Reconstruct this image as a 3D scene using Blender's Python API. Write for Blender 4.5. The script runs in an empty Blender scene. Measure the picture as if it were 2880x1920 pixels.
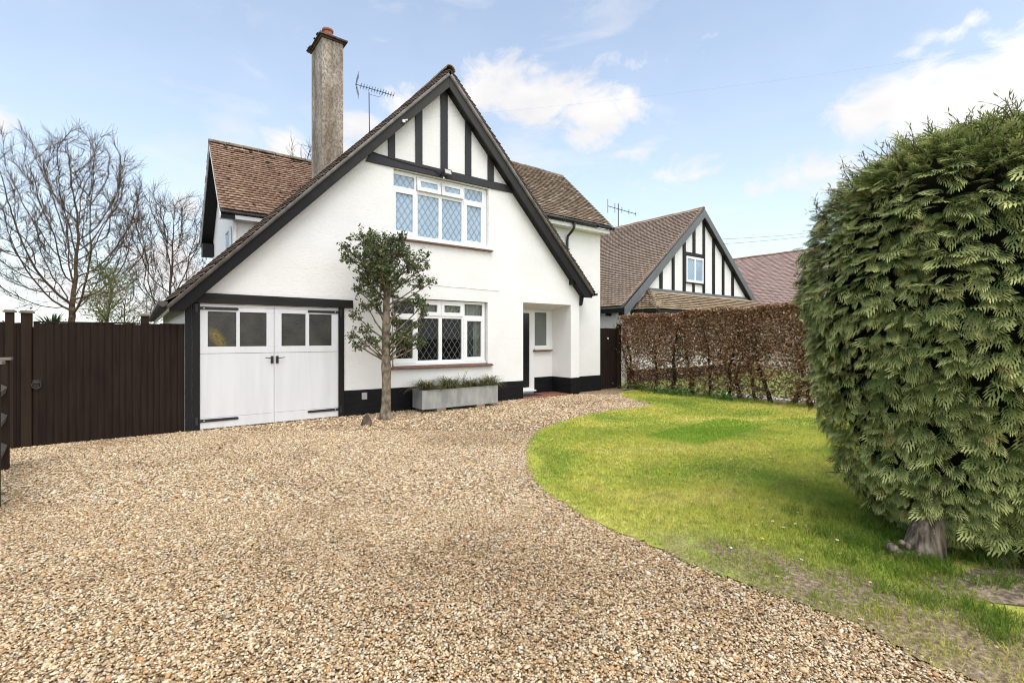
import bpy, math, random
import numpy as np
from mathutils import Vector, Matrix

R = math.radians
random.seed(7)
rng = np.random.default_rng(11)
scene = bpy.context.scene
COL = scene.collection

# ---------------------------------------------------------------- camera
YAW = R(37.4)
cam_d = bpy.data.cameras.new('camera')
cam_d.sensor_width = 36.0
cam_d.lens = 17.25
cam_d.shift_y = -10 / 2880
cam_d.clip_end = 3000
cam = bpy.data.objects.new('camera', cam_d)
COL.objects.link(cam)
cam.location = (0, 0, 1.55)
cam.rotation_euler = (R(90), 0, -YAW)
scene.camera = cam

# ---------------------------------------------------------------- light
SUN_DIR = Vector((-0.14, -0.40, 0.90)).normalized()      # towards the sun
sun_el = math.asin(SUN_DIR.z)
sun_az = math.atan2(SUN_DIR.x, SUN_DIR.y)
sd = bpy.data.lights.new('sun', 'SUN')
sd.energy = 1.25
sd.angle = R(42)
sd.color = (1.0, 0.965, 0.92)
so = bpy.data.objects.new('sun', sd)
COL.objects.link(so)
so.rotation_euler = (-SUN_DIR).to_track_quat('-Z', 'Y').to_euler()
so.location = (6, -8, 14)

scene.view_settings.view_transform = 'Standard'
scene.view_settings.look = 'None'
scene.view_settings.exposure = 1.0
scene.view_settings.gamma = 1.0
scene.cycles.use_denoising = True
scene.cycles.use_adaptive_sampling = False
scene.cycles.filter_width = 1.1
scene.cycles.max_bounces = 6
scene.cycles.transparent_max_bounces = 12
scene.cycles.caustics_reflective = False
scene.cycles.caustics_refractive = False


def build_world():
    w = bpy.data.worlds.new('World')
    scene.world = w
    w.use_nodes = True
    nt = w.node_tree
    nt.nodes.clear()
    N, L = nt.nodes.new, nt.links.new
    out = N('ShaderNodeOutputWorld')
    sky = N('ShaderNodeTexSky')
    sky.sky_type = 'NISHITA'
    sky.sun_disc = False
    sky.sun_elevation = sun_el
    sky.sun_rotation = sun_az
    sky.air_density = 1.0
    sky.dust_density = 0.6
    sky.ozone_density = 1.0
    tc = N('ShaderNodeTexCoord')
    sep = N('ShaderNodeSeparateXYZ')
    L(tc.outputs['Generated'], sep.inputs[0])

    def m(op, a, b=None, c=None, clamp=False):
        n = N('ShaderNodeMath')
        n.operation = op
        n.use_clamp = clamp
        for i, v in enumerate((a, b, c)):
            if v is None:
                continue
            if isinstance(v, (int, float)):
                n.inputs[i].default_value = v
            else:
                L(v, n.inputs[i])
        return n.outputs[0]
    az = m('ARCTAN2', sep.outputs[0], sep.outputs[1])
    el = m('ARCSINE', sep.outputs[2])
    comb = N('ShaderNodeCombineXYZ')
    L(az, comb.inputs[0])
    L(el, comb.inputs[1])
    vec = comb.outputs[0]

    def noise(vector, scale, detail, rough=0.55, sx=1, sy=1, off=0.0, dist=0.0):
        mp = N('ShaderNodeMapping')
        mp.inputs['Scale'].default_value = (sx, sy, 1)
        mp.inputs['Location'].default_value = (off, off * .37, off * .11)
        L(vector, mp.inputs[0])
        n = N('ShaderNodeTexNoise')
        n.inputs['Scale'].default_value = scale
        n.inputs['Detail'].default_value = detail
        n.inputs['Roughness'].default_value = rough
        n.inputs['Distortion'].default_value = dist
        L(mp.outputs[0], n.inputs['Vector'])
        return n.outputs['Fac']
    def mix_rgb(f, a, bb):
        n = N('ShaderNodeMix')
        n.data_type = 'RGBA'
        L(f, n.inputs[0])
        L(a, n.inputs[6])
        n.inputs[7].default_value = bb
        return n.outputs[2]
    # cumulus banks: azimuth, elevation, half width, half height (degrees), weight
    banks = CLOUDS
    best = None
    for (a, e, ra, re, wgt) in banks:
        s = N('ShaderNodeVectorMath')
        s.operation = 'SUBTRACT'
        L(vec, s.inputs[0])
        s.inputs[1].default_value = (R(a), R(e), 0)
        q = N('ShaderNodeVectorMath')
        q.operation = 'MULTIPLY'
        L(s.outputs[0], q.inputs[0])
        q.inputs[1].default_value = (1 / R(ra), 1 / R(re), 0)
        ln = N('ShaderNodeVectorMath')
        ln.operation = 'LENGTH'
        L(q.outputs[0], ln.inputs[0])
        v = m('MULTIPLY', m('SUBTRACT', 1.0, ln.outputs['Value']), wgt)
        best = v if best is None else m('MAXIMUM', best, v)
    n1 = noise(vec, 9.0, 12, .64, 1.0, 1.5, 3.1, .5)
    n2 = noise(vec, 2.2, 6, .55, 1.0, 2.2, 9.7, .2)
    body = m('ADD', m('MAXIMUM', best, -1.5), m('MULTIPLY', m('SUBTRACT', n1, 0.48), 2.9))
    mr = N('ShaderNodeMapRange')
    mr.interpolation_type = 'SMOOTHSTEP'
    L(body, mr.inputs[0])
    mr.inputs[1].default_value = -0.10
    mr.inputs[2].default_value = 0.85
    cum = mr.outputs[0]
    # unseen bright cloud added behind the camera to light the house front
    back = m('MULTIPLY', m('SUBTRACT', 0.25, sep.outputs[1]), 1.6, clamp=True)
    mr2 = N('ShaderNodeMapRange')
    mr2.interpolation_type = 'SMOOTHSTEP'
    L(m('ADD', n2, m('MULTIPLY', back, 0.30)), mr2.inputs[0])
    mr2.inputs[1].default_value = 0.52
    mr2.inputs[2].default_value = 0.80
    fill_cloud = m('MULTIPLY', mr2.outputs[0], 0.85)
    # thin wisps everywhere
    n3 = noise(vec, 3.0, 8, .6, 1.0, 3.4, 21.0, .6)
    mr3 = N('ShaderNodeMapRange')
    mr3.interpolation_type = 'SMOOTHSTEP'
    L(n3, mr3.inputs[0])
    mr3.inputs[1].default_value = 0.47
    mr3.inputs[2].default_value = 0.85
    wisp = m('MULTIPLY', mr3.outputs[0], 0.62)
    # pale band of thin cloud low over the horizon
    low = m('POWER', m('SUBTRACT', 1.0, m('MULTIPLY', m('MAXIMUM', el, 0.0), 1 / R(48)), clamp=True), 2.0)
    low = m('MULTIPLY', low, 0.75)
    mask = m('MAXIMUM', m('MAXIMUM', m('MAXIMUM', cum, fill_cloud), 0.16), wisp)
    # cloud colour, a little greyer where thick
    ramp = N('ShaderNodeMix')
    ramp.data_type = 'RGBA'
    n4 = noise(vec, 9.0, 5, .5, 1.0, 1.8, 5.5)
    mr4 = N('ShaderNodeMapRange')
    L(n4, mr4.inputs[0])
    mr4.inputs[1].default_value = 0.35
    mr4.inputs[2].default_value = 0.7
    L(mr4.outputs[0], ramp.inputs[0])
    ramp.inputs[6].default_value = (4.75, 4.65, 4.6, 1)
    ramp.inputs[7].default_value = (4.0, 4.0, 4.1, 1)
    bright = mix_rgb(back, ramp.outputs[2], (8.2, 8.1, 7.95, 1))  # added cloud behind the camera, brighter than the clouds in view
    mixc = N('ShaderNodeMix')
    mixc.data_type = 'RGBA'
    L(mask, mixc.inputs[0])
    gain = N('ShaderNodeMix')
    gain.data_type = 'RGBA'
    gain.blend_type = 'MULTIPLY'
    gain.inputs[0].default_value = 1.0
    L(sky.outputs[0], gain.inputs[6])
    gain.inputs[7].default_value = (1.42, 1.34, 1.22, 1)
    lowmix = mix_rgb(low, gain.outputs[2], (4.1, 4.75, 5.2, 1))
    L(lowmix, mixc.inputs[6])
    L(bright, mixc.inputs[7])
    bg = N('ShaderNodeBackground')
    bg.inputs[1].default_value = 0.11
    L(mixc.outputs[2], bg.inputs[0])
    L(bg.outputs[0], out.inputs[0])


# where the cumulus stands in the sky (compass azimuth from +Y towards +X, elevation)
CLOUDS = [
    (40.0, 26.0, 10.5, 4.4, 1.05), (33.5, 26.5, 6.0, 3.6, .95), (47.5, 24.0, 7.0, 3.3, 1.05), (46.5, 22.4, 5.0, 2.3, .9), (40.0, 28.6, 4.0, 1.7, .8),
    (53.0, 20.3, 3.2, 1.3, .30), (50.5, 28.4, 4.0, 1.0, .25),
    (78.0, 20.0, 7.2, 3.9, 1.1), (84.0, 19.5, 6.5, 4.8, 1.15), (73.3, 19.6, 3.8, 2.6, .95), (92, 21, 7, 5, 1.2),
    (78.6, 24.9, 2.6, 1.2, .7), (76.7, 24.1, 1.9, .9, .6), (80.5, 25.3, 1.3, 1.0, .6),
    (69.5, 16.2, 5.4, 2.3, .85), (64.0, 15.3, 3.3, 1.4, .6), (57.0, 17.2, 9.0, .8, .15),
    (24.5, 25.0, 3.2, 2.0, .7), (20.0, 22.0, 3.8, 2.1, .8), (13.0, 19.3, 3.2, 2.2, .8), (18.5, 20.3, 3.4, 1.9, .7),
    (2.8, 7.5, 4.0, 5.2, .9), (4.0, 12.5, 2.4, 2.2, .7), (-8.9, 17.6, 1.2, 2.0, .6), (-3, 3.5, 8.0, 2.6, .5),
]
build_world()

# ---------------------------------------------------------------- materials
MATS = {}


def nodemat(name):
    m = bpy.data.materials.new(name)
    m.use_nodes = True
    nt = m.node_tree
    b = nt.nodes['Principled BSDF']
    MATS[name] = m
    return m, nt, b


def lin(r, g, b):
    f = lambda v: ((v / 255 + .055) / 1.055) ** 2.4 if v > 10 else v / 255 / 12.92
    return (f(r), f(g), f(b), 1)


def tex(nt, kind, scale, stretch=(1, 1, 1), **kw):
    tc = nt.nodes.new('ShaderNodeTexCoord')
    mp = nt.nodes.new('ShaderNodeMapping')
    mp.inputs['Scale'].default_value = stretch
    nt.links.new(tc.outputs['Object'], mp.inputs[0])
    t = nt.nodes.new(kind)
    t.inputs['Scale'].default_value = scale
    for k, v in kw.items():
        if k in t.inputs:
            t.inputs[k].default_value = v
        else:
            setattr(t, k, v)
    nt.links.new(mp.outputs[0], t.inputs['Vector'])
    return t


def ramp(nt, src, stops):
    if stops[-1][0] > 1:          # a colour ramp only reads 0..1
        k = nt.nodes.new('ShaderNodeMath')
        k.operation = 'MULTIPLY'
        nt.links.new(src, k.inputs[0])
        k.inputs[1].default_value = 1 / 4
        src = k.outputs[0]
        stops = [(p / 4, c) for p, c in stops]
    r = nt.nodes.new('ShaderNodeValToRGB')
    els = r.color_ramp.elements
    while len(els) < len(stops):
        els.new(0.5)
    for e, (p, c) in zip(els, stops):
        e.position = p
        e.color = c if len(c) == 4 else (*c, 1)
    nt.links.new(src, r.inputs[0])
    return r.outputs[0]


def mix(nt, fac, a, b, mode='MIX'):
    n = nt.nodes.new('ShaderNodeMix')
    n.data_type = 'RGBA'
    n.blend_type = mode
    for i, v in ((0, fac), (6, a), (7, b)):
        if hasattr(v, 'is_linked'):
            nt.links.new(v, n.inputs[i])
        elif isinstance(v, (int, float)):
            n.inputs[i].default_value = v
        else:
            n.inputs[i].default_value = v if len(v) == 4 else (*v, 1)
    return n.outputs[2]


def bump(nt, b, src, strength, dist=0.01, prev=None):
    n = nt.nodes.new('ShaderNodeBump')
    n.inputs['Strength'].default_value = strength
    n.inputs['Distance'].default_value = dist
    nt.links.new(src, n.inputs['Height'])
    if prev:
        nt.links.new(prev, n.inputs['Normal'])
    nt.links.new(n.outputs[0], b.inputs['Normal'])
    return n.outputs[0]


def attr(nt, name):
    a = nt.nodes.new('ShaderNodeAttribute')
    a.attribute_name = name
    return a.outputs['Fac']


def simple(name, c0, c1=None, scale=8, rough=.6, bumps=0, stretch=(1, 1, 1), bdist=.01, lo=.35, hi=.65, metal=0, spec=.5, detail=6):
    m, nt, b = nodemat(name)
    b.inputs['Roughness'].default_value = rough
    b.inputs['Metallic'].default_value = metal
    b.inputs['Specular IOR Level'].default_value = spec
    if c1 is None:
        b.inputs['Base Color'].default_value = c0
    else:
        t = tex(nt, 'ShaderNodeTexNoise', scale, stretch, Detail=detail)
        nt.links.new(ramp(nt, t.outputs['Fac'], [(lo, c0), (hi, c1)]), b.inputs['Base Color'])
        if bumps:
            bump(nt, b, t.outputs['Fac'], bumps, bdist)
    return m


def make_render(name, c0, c1, strength):
    """hand-trowelled white-painted render"""
    m, nt, b = nodemat(name)
    b.inputs['Roughness'].default_value = .75
    b.inputs['Specular IOR Level'].default_value = .25
    n1 = tex(nt, 'ShaderNodeTexNoise', 1.1, Detail=5)
    n2 = tex(nt, 'ShaderNodeTexNoise', 3.0, (1.0, 1.0, 2.2), Detail=3, Distortion=2.2)
    n3 = tex(nt, 'ShaderNodeTexNoise', 55, Detail=3)
    col = ramp(nt, n1.outputs['Fac'], [(.35, c0), (.65, c1)])
    nt.links.new(col, b.inputs['Base Color'])
    r = ramp(nt, n2.outputs['Fac'], [(.42, (0, 0, 0)), (.5, (1, 1, 1)), (.505, (.55, .55, .55)), (.62, (.2, .2, .2))])
    p = bump(nt, b, r, strength, .006)
    bump(nt, b, n3.outputs['Fac'], .12, .003, p)
    return m


make_render('white_render', (.80, .80, .795), (.86, .86, .855), .30)
make_render('cream_render', (.66, .63, .57), (.72, .69, .63), .12)
simple('black_plinth', (.0045, .005, .006, 1), (.009, .0098, .0115, 1), 6, .6, .25, (.6, .6, 3), .01, spec=.2)


def make_blackwood(name, c0, c1, rough, st=(14, 14, 1.2), bs=.25, spec=.25):
    m, nt, b = nodemat(name)
    b.inputs['Specular IOR Level'].default_value = spec
    b.inputs['Roughness'].default_value = rough
    t = tex(nt, 'ShaderNodeTexNoise', 2.2, st, Detail=7)
    t2 = tex(nt, 'ShaderNodeTexNoise', 1.3, Detail=4)
    c = mix(nt, t2.outputs['Fac'], ramp(nt, t.outputs['Fac'], [(.3, c0), (.7, c1)]), (*[v * 1.15 for v in c1[:3]], 1))
    nt.links.new(c, b.inputs['Base Color'])
    bump(nt, b, t.outputs['Fac'], bs, .006)
    return m


make_blackwood('black_timber', (.004, .0042, .005, 1), (.010, .010, .011, 1), .5)
make_blackwood('charcoal_timber', (.022, .0225, .026, 1), (.036, .037, .042, 1), .5, (8, 8, .8), .15)
def make_barge():
    # black stain, paler grey higher up the gable
    m, nt, b = nodemat('barge_timber')
    b.inputs['Roughness'].default_value = .5
    b.inputs['Specular IOR Level'].default_value = .2
    tc = nt.nodes.new('ShaderNodeTexCoord')
    sp = nt.nodes.new('ShaderNodeSeparateXYZ')
    nt.links.new(tc.outputs['Object'], sp.inputs[0])
    t = tex(nt, 'ShaderNodeTexNoise', 2.5, (1.5, 9, 1.5), Detail=6)
    ad = nt.nodes.new('ShaderNodeMath')
    ad.operation = 'MULTIPLY_ADD'
    nt.links.new(sp.outputs[2], ad.inputs[0])
    ad.inputs[1].default_value = .13
    sc_ = nt.nodes.new('ShaderNodeMath')
    sc_.operation = 'MULTIPLY'
    nt.links.new(t.outputs['Fac'], sc_.inputs[0])
    sc_.inputs[1].default_value = .25
    nt.links.new(sc_.outputs[0], ad.inputs[2])
    nt.links.new(ramp(nt, ad.outputs[0], [(.4, (.005, .005, .0055)), (.62, (.010, .010, .0105)), (1.0, (.05, .049, .046))]), b.inputs['Base Color'])
    bump(nt, b, t.outputs['Fac'], .15, .005)


make_barge()
make_blackwood('beam_timber', (.004, .004, .0045, 1), (.018, .0165, .015, 1), .5, (1.2, 10, 9), .6)
make_blackwood('fence_timber', (.0046, .0030, .0026, 1), (.026, .0172, .0138, 1), .8, (12, 12, .7), .3, .12)
make_blackwood('post_timber', (.010, .0062, .0048, 1), (.032, .021, .0145, 1), .8, (12, 12, .8), .4, .12)
make_blackwood('weathered_rail', (.04, .034, .028, 1), (.10, .09, .078, 1), .85, (3, 3, 8), .4)
make_blackwood('old_rail', (.09, .075, .06, 1), (.2, .18, .155, 1), .85, (3, 3, 8), .4)
make_blackwood('neigh_timber', (.09, .10, .11, 1), (.14, .15, .16, 1), .5, (6, 6, 1), .1)
make_blackwood('block_wood', (.13, .095, .06, 1), (.26, .2, .14, 1), .8, (4, 10, 10), .3)
simple('white_paint', (.80, .80, .80, 1), (.84, .84, .84, 1), 3, .35, .04, (1, 1, 1), .002)
simple('white_gloss', (.64, .655, .68, 1), (.70, .715, .735, 1), 1.2, .4, .004, (6, 6, .6), .002)
simple('upvc', (.83, .84, .85, 1), rough=.28)
simple('lead', (.20, .21, .22, 1), (.30, .31, .32, 1), 30, .5, metal=.2)
simple('brown_tile_sill', (.085, .035, .022, 1), (.15, .065, .04, 1), 9, .5, .2)
simple('black_iron', (.011, .011, .013, 1), (.022, .022, .025, 1), 20, .45, .1)
simple('bolt', (.6, .6, .6, 1), rough=.35, metal=.6)
simple('gutter_black', (.014, .015, .017, 1), rough=.35)
simple('gutter_brown', (.02, .016, .015, 1), (.07, .055, .05, 1), 7, .4, 0, (1, 6, 1))
simple('terracotta', (.30, .095, .06, 1), (.42, .15, .09, 1), 10, .7, .2)
simple('red_floor', (.17, .062, .04, 1), (.26, .10, .065, 1), 4, .5, .1)
simple('rubber', (.012, .012, .012, 1), rough=.9)
simple('cap_stone', (.05, .038, .03, 1), (.16, .12, .085, 1), 9, .85, .5)
simple('ridge_tile', (.09, .07, .055, 1), (.26, .20, .13, 1), 7, .85, .4)
simple('ridge_brown', (.22, .13, .09, 1), (.36, .24, .17, 1), 5, .85, .3)
simple('tile_edge_shade', (.035, .027, .02, 1), (.075, .058, .042, 1), 9, .9)  # dark edge colour drawing the shadow line under each tile course
simple('undercloak', (.12, .11, .105, 1), (.20, .185, .175, 1), 6, .8, .2)
simple('soffit_beige', (.55, .5, .42, 1), rough=.6)
simple('galv', (.34, .365, .38, 1), (.52, .54, .55, 1), 7, .36, .03, (1, 1, .35), .003, metal=.5)
simple('soil', (.03, .022, .016, 1), (.07, .05, .035, 1), 20, .95, .6)
simple('aerial_metal', (.05, .05, .055, 1), rough=.5, metal=.4)
simple('grey_box', (.42, .42, .42, 1), rough=.5)
simple('lamp_glass', (.55, .52, .44, 1), rough=.25)
simple('painted_sky_pane', (.27, .42, .58, 1), (.33, .48, .63, 1), 1.5, .12, spec=1.0)  # blue of the reflected sky painted into the pane colour
simple('door_black', (.010, .011, .013, 1), rough=.25)
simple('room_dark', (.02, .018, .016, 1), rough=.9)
simple('curtain', (.50, .48, .42, 1), (.62, .6, .54, 1), 6, .9)
simple('curtain_dark', (.045, .085, .10, 1), rough=.9)
simple('frosted_grey', (.13, .145, .145, 1), (.17, .185, .18, 1), 1.2, .3)
simple('cable_black', (.02, .02, .022, 1), rough=.6)


def make_obscured():
    m, nt, b = nodemat('obscured_glass')
    b.inputs['Roughness'].default_value = .22
    v = tex(nt, 'ShaderNodeTexVoronoi', 60)
    t = tex(nt, 'ShaderNodeTexNoise', 3.5, Detail=4)
    c = ramp(nt, t.outputs['Fac'], [(.3, (.028, .027, .025)), (.7, (.06, .058, .05))])
    # a mottled yellow patch in the colour of one pane
    tc = nt.nodes.new('ShaderNodeTexCoord')
    s = nt.nodes.new('ShaderNodeVectorMath')
    s.operation = 'SUBTRACT'
    nt.links.new(tc.outputs['Object'], s.inputs[0])
    s.inputs[1].default_value = (1.10 - 5.4, 0, 1.54)
    rot = nt.nodes.new('ShaderNodeVectorRotate')
    rot.rotation_type = 'Y_AXIS'
    rot.inputs['Angle'].default_value = R(32)
    nt.links.new(s.outputs[0], rot.inputs['Vector'])
    q = nt.nodes.new('ShaderNodeVectorMath')
    q.operation = 'MULTIPLY'
    nt.links.new(rot.outputs[0], q.inputs[0])
    q.inputs[1].default_value = (1 / .105, 0, 1 / .23)
    ln = nt.nodes.new('ShaderNodeVectorMath')
    ln.operation = 'LENGTH'
    nt.links.new(q.outputs[0], ln.inputs[0])
    n2 = tex(nt, 'ShaderNodeTexNoise', 45, Detail=2)
    ad = nt.nodes.new('ShaderNodeMath')
    ad.operation = 'MULTIPLY_ADD'
    nt.links.new(n2.outputs['Fac'], ad.inputs[0])
    ad.inputs[1].default_value = .5
    nt.links.new(ln.outputs['Value'], ad.inputs[2])
    f = ramp(nt, ad.outputs[0], [(.35, (.85, .85, .85)), (1.35, (0, 0, 0))])
    nt.links.new(mix(nt, f, c, ramp(nt, n2.outputs['Fac'], [(.35, (.08, .062, .012)), (.65, (.34, .26, .045))])), b.inputs['Base Color'])
    bump(nt, b, v.outputs['Distance'], .5, .004)


GX = 0.0
make_obscured()


def make_clear_glass():
    m, nt, b = nodemat('clear_glass')
    nt.nodes.remove(b)
    o = nt.nodes['Material Output']
    tr = nt.nodes.new('ShaderNodeBsdfTransparent')
    tr.inputs[0].default_value = (.86, .9, .88, 1)
    gl = nt.nodes.new('ShaderNodeBsdfGlossy')
    gl.inputs['Roughness'].default_value = .01
    fr = nt.nodes.new('ShaderNodeFresnel')
    fr.inputs['IOR'].default_value = 1.28
    mx = nt.nodes.new('ShaderNodeMixShader')
    nt.links.new(fr.outputs[0], mx.inputs[0])
    nt.links.new(tr.outputs[0], mx.inputs[1])
    nt.links.new(gl.outputs[0], mx.inputs[2])
    nt.links.new(mx.outputs[0], o.inputs[0])


make_clear_glass()


def make_tile(name, stops, moss=.0, mosscol=(.02, .02, .012)):
    m, nt, b = nodemat(name)
    b.inputs['Roughness'].default_value = .85
    b.inputs['Specular IOR Level'].default_value = .25
    a = attr(nt, 'rnd')
    c = ramp(nt, a, stops)
    n = tex(nt, 'ShaderNodeTexNoise', 1.2, Detail=6)
    n2 = tex(nt, 'ShaderNodeTexNoise', 26, Detail=5)
    c = mix(nt, .3, c, ramp(nt, n2.outputs['Fac'], [(.3, (.3, .3, .3)), (.7, (1, 1, 1))]), 'MULTIPLY')
    if moss:
        n3 = tex(nt, 'ShaderNodeTexNoise', 5.5, Detail=6)
        ad = nt.nodes.new('ShaderNodeMath')
        ad.operation = 'ADD'
        nt.links.new(n3.outputs['Fac'], ad.inputs[0])
        nt.links.new(attr(nt, 'moss'), ad.inputs[1])
        f = ramp(nt, ad.outputs[0], [(.66 - moss * .1, (0, 0, 0)), (.72 - moss * .1, (.9, .9, .9))])
        c = mix(nt, f, c, mosscol)
    nt.links.new(c, b.inputs['Base Color'])
    bump(nt, b, n2.outputs['Fac'], .35, .006)


make_tile('tile_dark', [(0, (.11, .085, .072)), (.5, (.17, .135, .115)), (1, (.25, .20, .17))])
make_tile('tile_red', [(0, (.33, .20, .14)), (.3, (.43, .27, .19)), (.8, (.50, .325, .235)), (1, (.57, .385, .285))], .35)
make_tile('tile_brown', [(0, (.24, .17, .12)), (.5, (.33, .245, .18)), (.88, (.42, .32, .24)), (1, (.68, .58, .46))], .1, (.09, .07, .045))
make_tile('tile_neigh', [(0, (.46, .34, .26)), (.5, (.56, .42, .325)), (1, (.64, .49, .385))])
make_tile('tile_lean', [(0, (.3, .22, .14)), (.5, (.42, .32, .21)), (1, (.52, .41, .28))])
make_tile('tile_pink', [(0, (.47, .32, .28)), (.5, (.54, .38, .335)), (1, (.60, .43, .38))])


def make_chimney():
    m, nt, b = nodemat('weathered_render')
    b.inputs['Roughness'].default_value = .9
    n = tex(nt, 'ShaderNodeTexNoise', 20, (1, 1, .6), Detail=8, Roughness=.7, Distortion=.9)
    n2 = tex(nt, 'ShaderNodeTexNoise', 2.6, (1, 1, .35), Detail=5)
    base = ramp(nt, n2.outputs['Fac'], [(.35, (.24, .19, .14)), (.5, (.42, .36, .29)), (.68, (.56, .50, .42))])
    c = mix(nt, ramp(nt, n.outputs['Fac'], [(.43, (0, 0, 0)), (.56, (1, 1, 1))]), mix(nt, .62, base, (.06, .045, .032)), base)
    nt.links.new(c, b.inputs['Base Color'])
    bump(nt, b, n.outputs['Fac'], .6, .015)


make_chimney()


def make_gravel_ground():
    m, nt, b = nodemat('gravel_ground')
    b.inputs['Roughness'].default_value = .9
    b.inputs['Specular IOR Level'].default_value = .2
    v = tex(nt, 'ShaderNodeTexVoronoi', 60, (1, 1, 1))
    v.inputs['Randomness'].default_value = 1.0
    sp = nt.nodes.new('ShaderNodeSeparateColor')
    nt.links.new(v.outputs['Color'], sp.inputs[0])
    c = ramp(nt, sp.outputs[0], STONES)
    big = tex(nt, 'ShaderNodeTexNoise', .55, Detail=5, Distortion=.4)
    c = mix(nt, 1.0, c, ramp(nt, big.outputs['Fac'], [(.34, (.84, .80, .73)), (.5, (1.08, 1.06, 1.0))]), 'MULTIPLY')
    gap = ramp(nt, v.outputs['Distance'], [(.3, (.92, .92, .93)), (.62, (.24, .21, .18))])
    c = mix(nt, 1.0, c, gap, 'MULTIPLY')
    nt.links.new(c, b.inputs['Base Color'])
    inv = ramp(nt, v.outputs['Distance'], [(.0, (1, 1, 1)), (.8, (0, 0, 0))])
    bump(nt, b, inv, 1.0, .012)


STONES = [(0, (.11, .078, .048)), (.07, (.29, .21, .125)), (.26, (.47, .335, .195)), (.40, (.53, .305, .135)), (.47, (.59, .44, .27)),
          (.70, (.69, .56, .39)), (.86, (.78, .68, .53)), (.94, (.40, .37, .33)), (1.0, (.84, .78, .67))]
make_gravel_ground()


def make_stone_mat():
    m, nt, b = nodemat('gravel_stone')
    b.inputs['Roughness'].default_value = .75
    b.inputs['Specular IOR Level'].default_value = .3
    c = ramp(nt, attr(nt, 'rnd'), STONES)
    big = tex(nt, 'ShaderNodeTexNoise', .55, Detail=5, Distortion=.4)
    c = mix(nt, 1.0, c, ramp(nt, big.outputs['Fac'], [(.34, (.84, .80, .73)), (.5, (1.08, 1.06, 1.0))]), 'MULTIPLY')
    n = tex(nt, 'ShaderNodeTexNoise', 90, Detail=2)
    c = mix(nt, .35, c, ramp(nt, n.outputs['Fac'], [(.3, (.45, .4, .33)), (.7, (1.1, 1.1, 1.1))]), 'MULTIPLY')
    nt.links.new(c, b.inputs['Base Color'])


make_stone_mat()


def lawn_color(nt, jitter=None):
    n = tex(nt, 'ShaderNodeTexNoise', .55, Detail=6, Distortion=.6)
    n2 = tex(nt, 'ShaderNodeTexNoise', 5.0, Detail=6)
    c = ramp(nt, n.outputs['Fac'], [(.32, (.26, .36, .065)), (.44, (.42, .475, .09)), (.54, (.55, .54, .12)), (.66, (.64, .58, .19))])
    c = mix(nt, ramp(nt, n2.outputs['Fac'], [(.4, (0, 0, 0)), (.75, (.7, .7, .7))]), c, (.42, .37, .12))
    n5 = tex(nt, 'ShaderNodeTexNoise', 13.0, Detail=5, Roughness=.7)
    c = mix(nt, 1.0, c, ramp(nt, n5.outputs['Fac'], [(.33, (.62, .72, .6)), (.5, (1, 1, 1)), (.68, (1.2, 1.15, 1.2))]), 'MULTIPLY')
    # the deeper green patch across the middle of the lawn
    tc = nt.nodes.new('ShaderNodeTexCoord')
    mp = nt.nodes.new('ShaderNodeMapping')
    mp.vector_type = 'TEXTURE'
    mp.inputs['Location'].default_value = (7.65, 4.5, 0)
    mp.inputs['Rotation'].default_value = (0, 0, R(4))
    mp.inputs['Scale'].default_value = (1.4, .5, 1)
    nt.links.new(tc.outputs['Object'], mp.inputs[0])
    sp = nt.nodes.new('ShaderNodeSeparateXYZ')
    nt.links.new(mp.outputs[0], sp.inputs[0])

    def mm(op, a, b=None):
        k = nt.nodes.new('ShaderNodeMath')
        k.operation = op
        for i, v in enumerate((a, b)):
            if v is None:
                continue
            if isinstance(v, (int, float)):
                k.inputs[i].default_value = v
            else:
                nt.links.new(v, k.inputs[i])
        return k.outputs[0]
    dd = mm('MAXIMUM', mm('ABSOLUTE', sp.outputs[0]), mm('ABSOLUTE', sp.outputs[1]))
    dd = mm('ADD', dd, mm('MULTIPLY', n2.outputs['Fac'], .35))
    c = mix(nt, ramp(nt, dd, [(1.02, (.8, .8, .8)), (1.2, (0, 0, 0))]), c, (.23, .36, .045))
    return c


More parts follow.
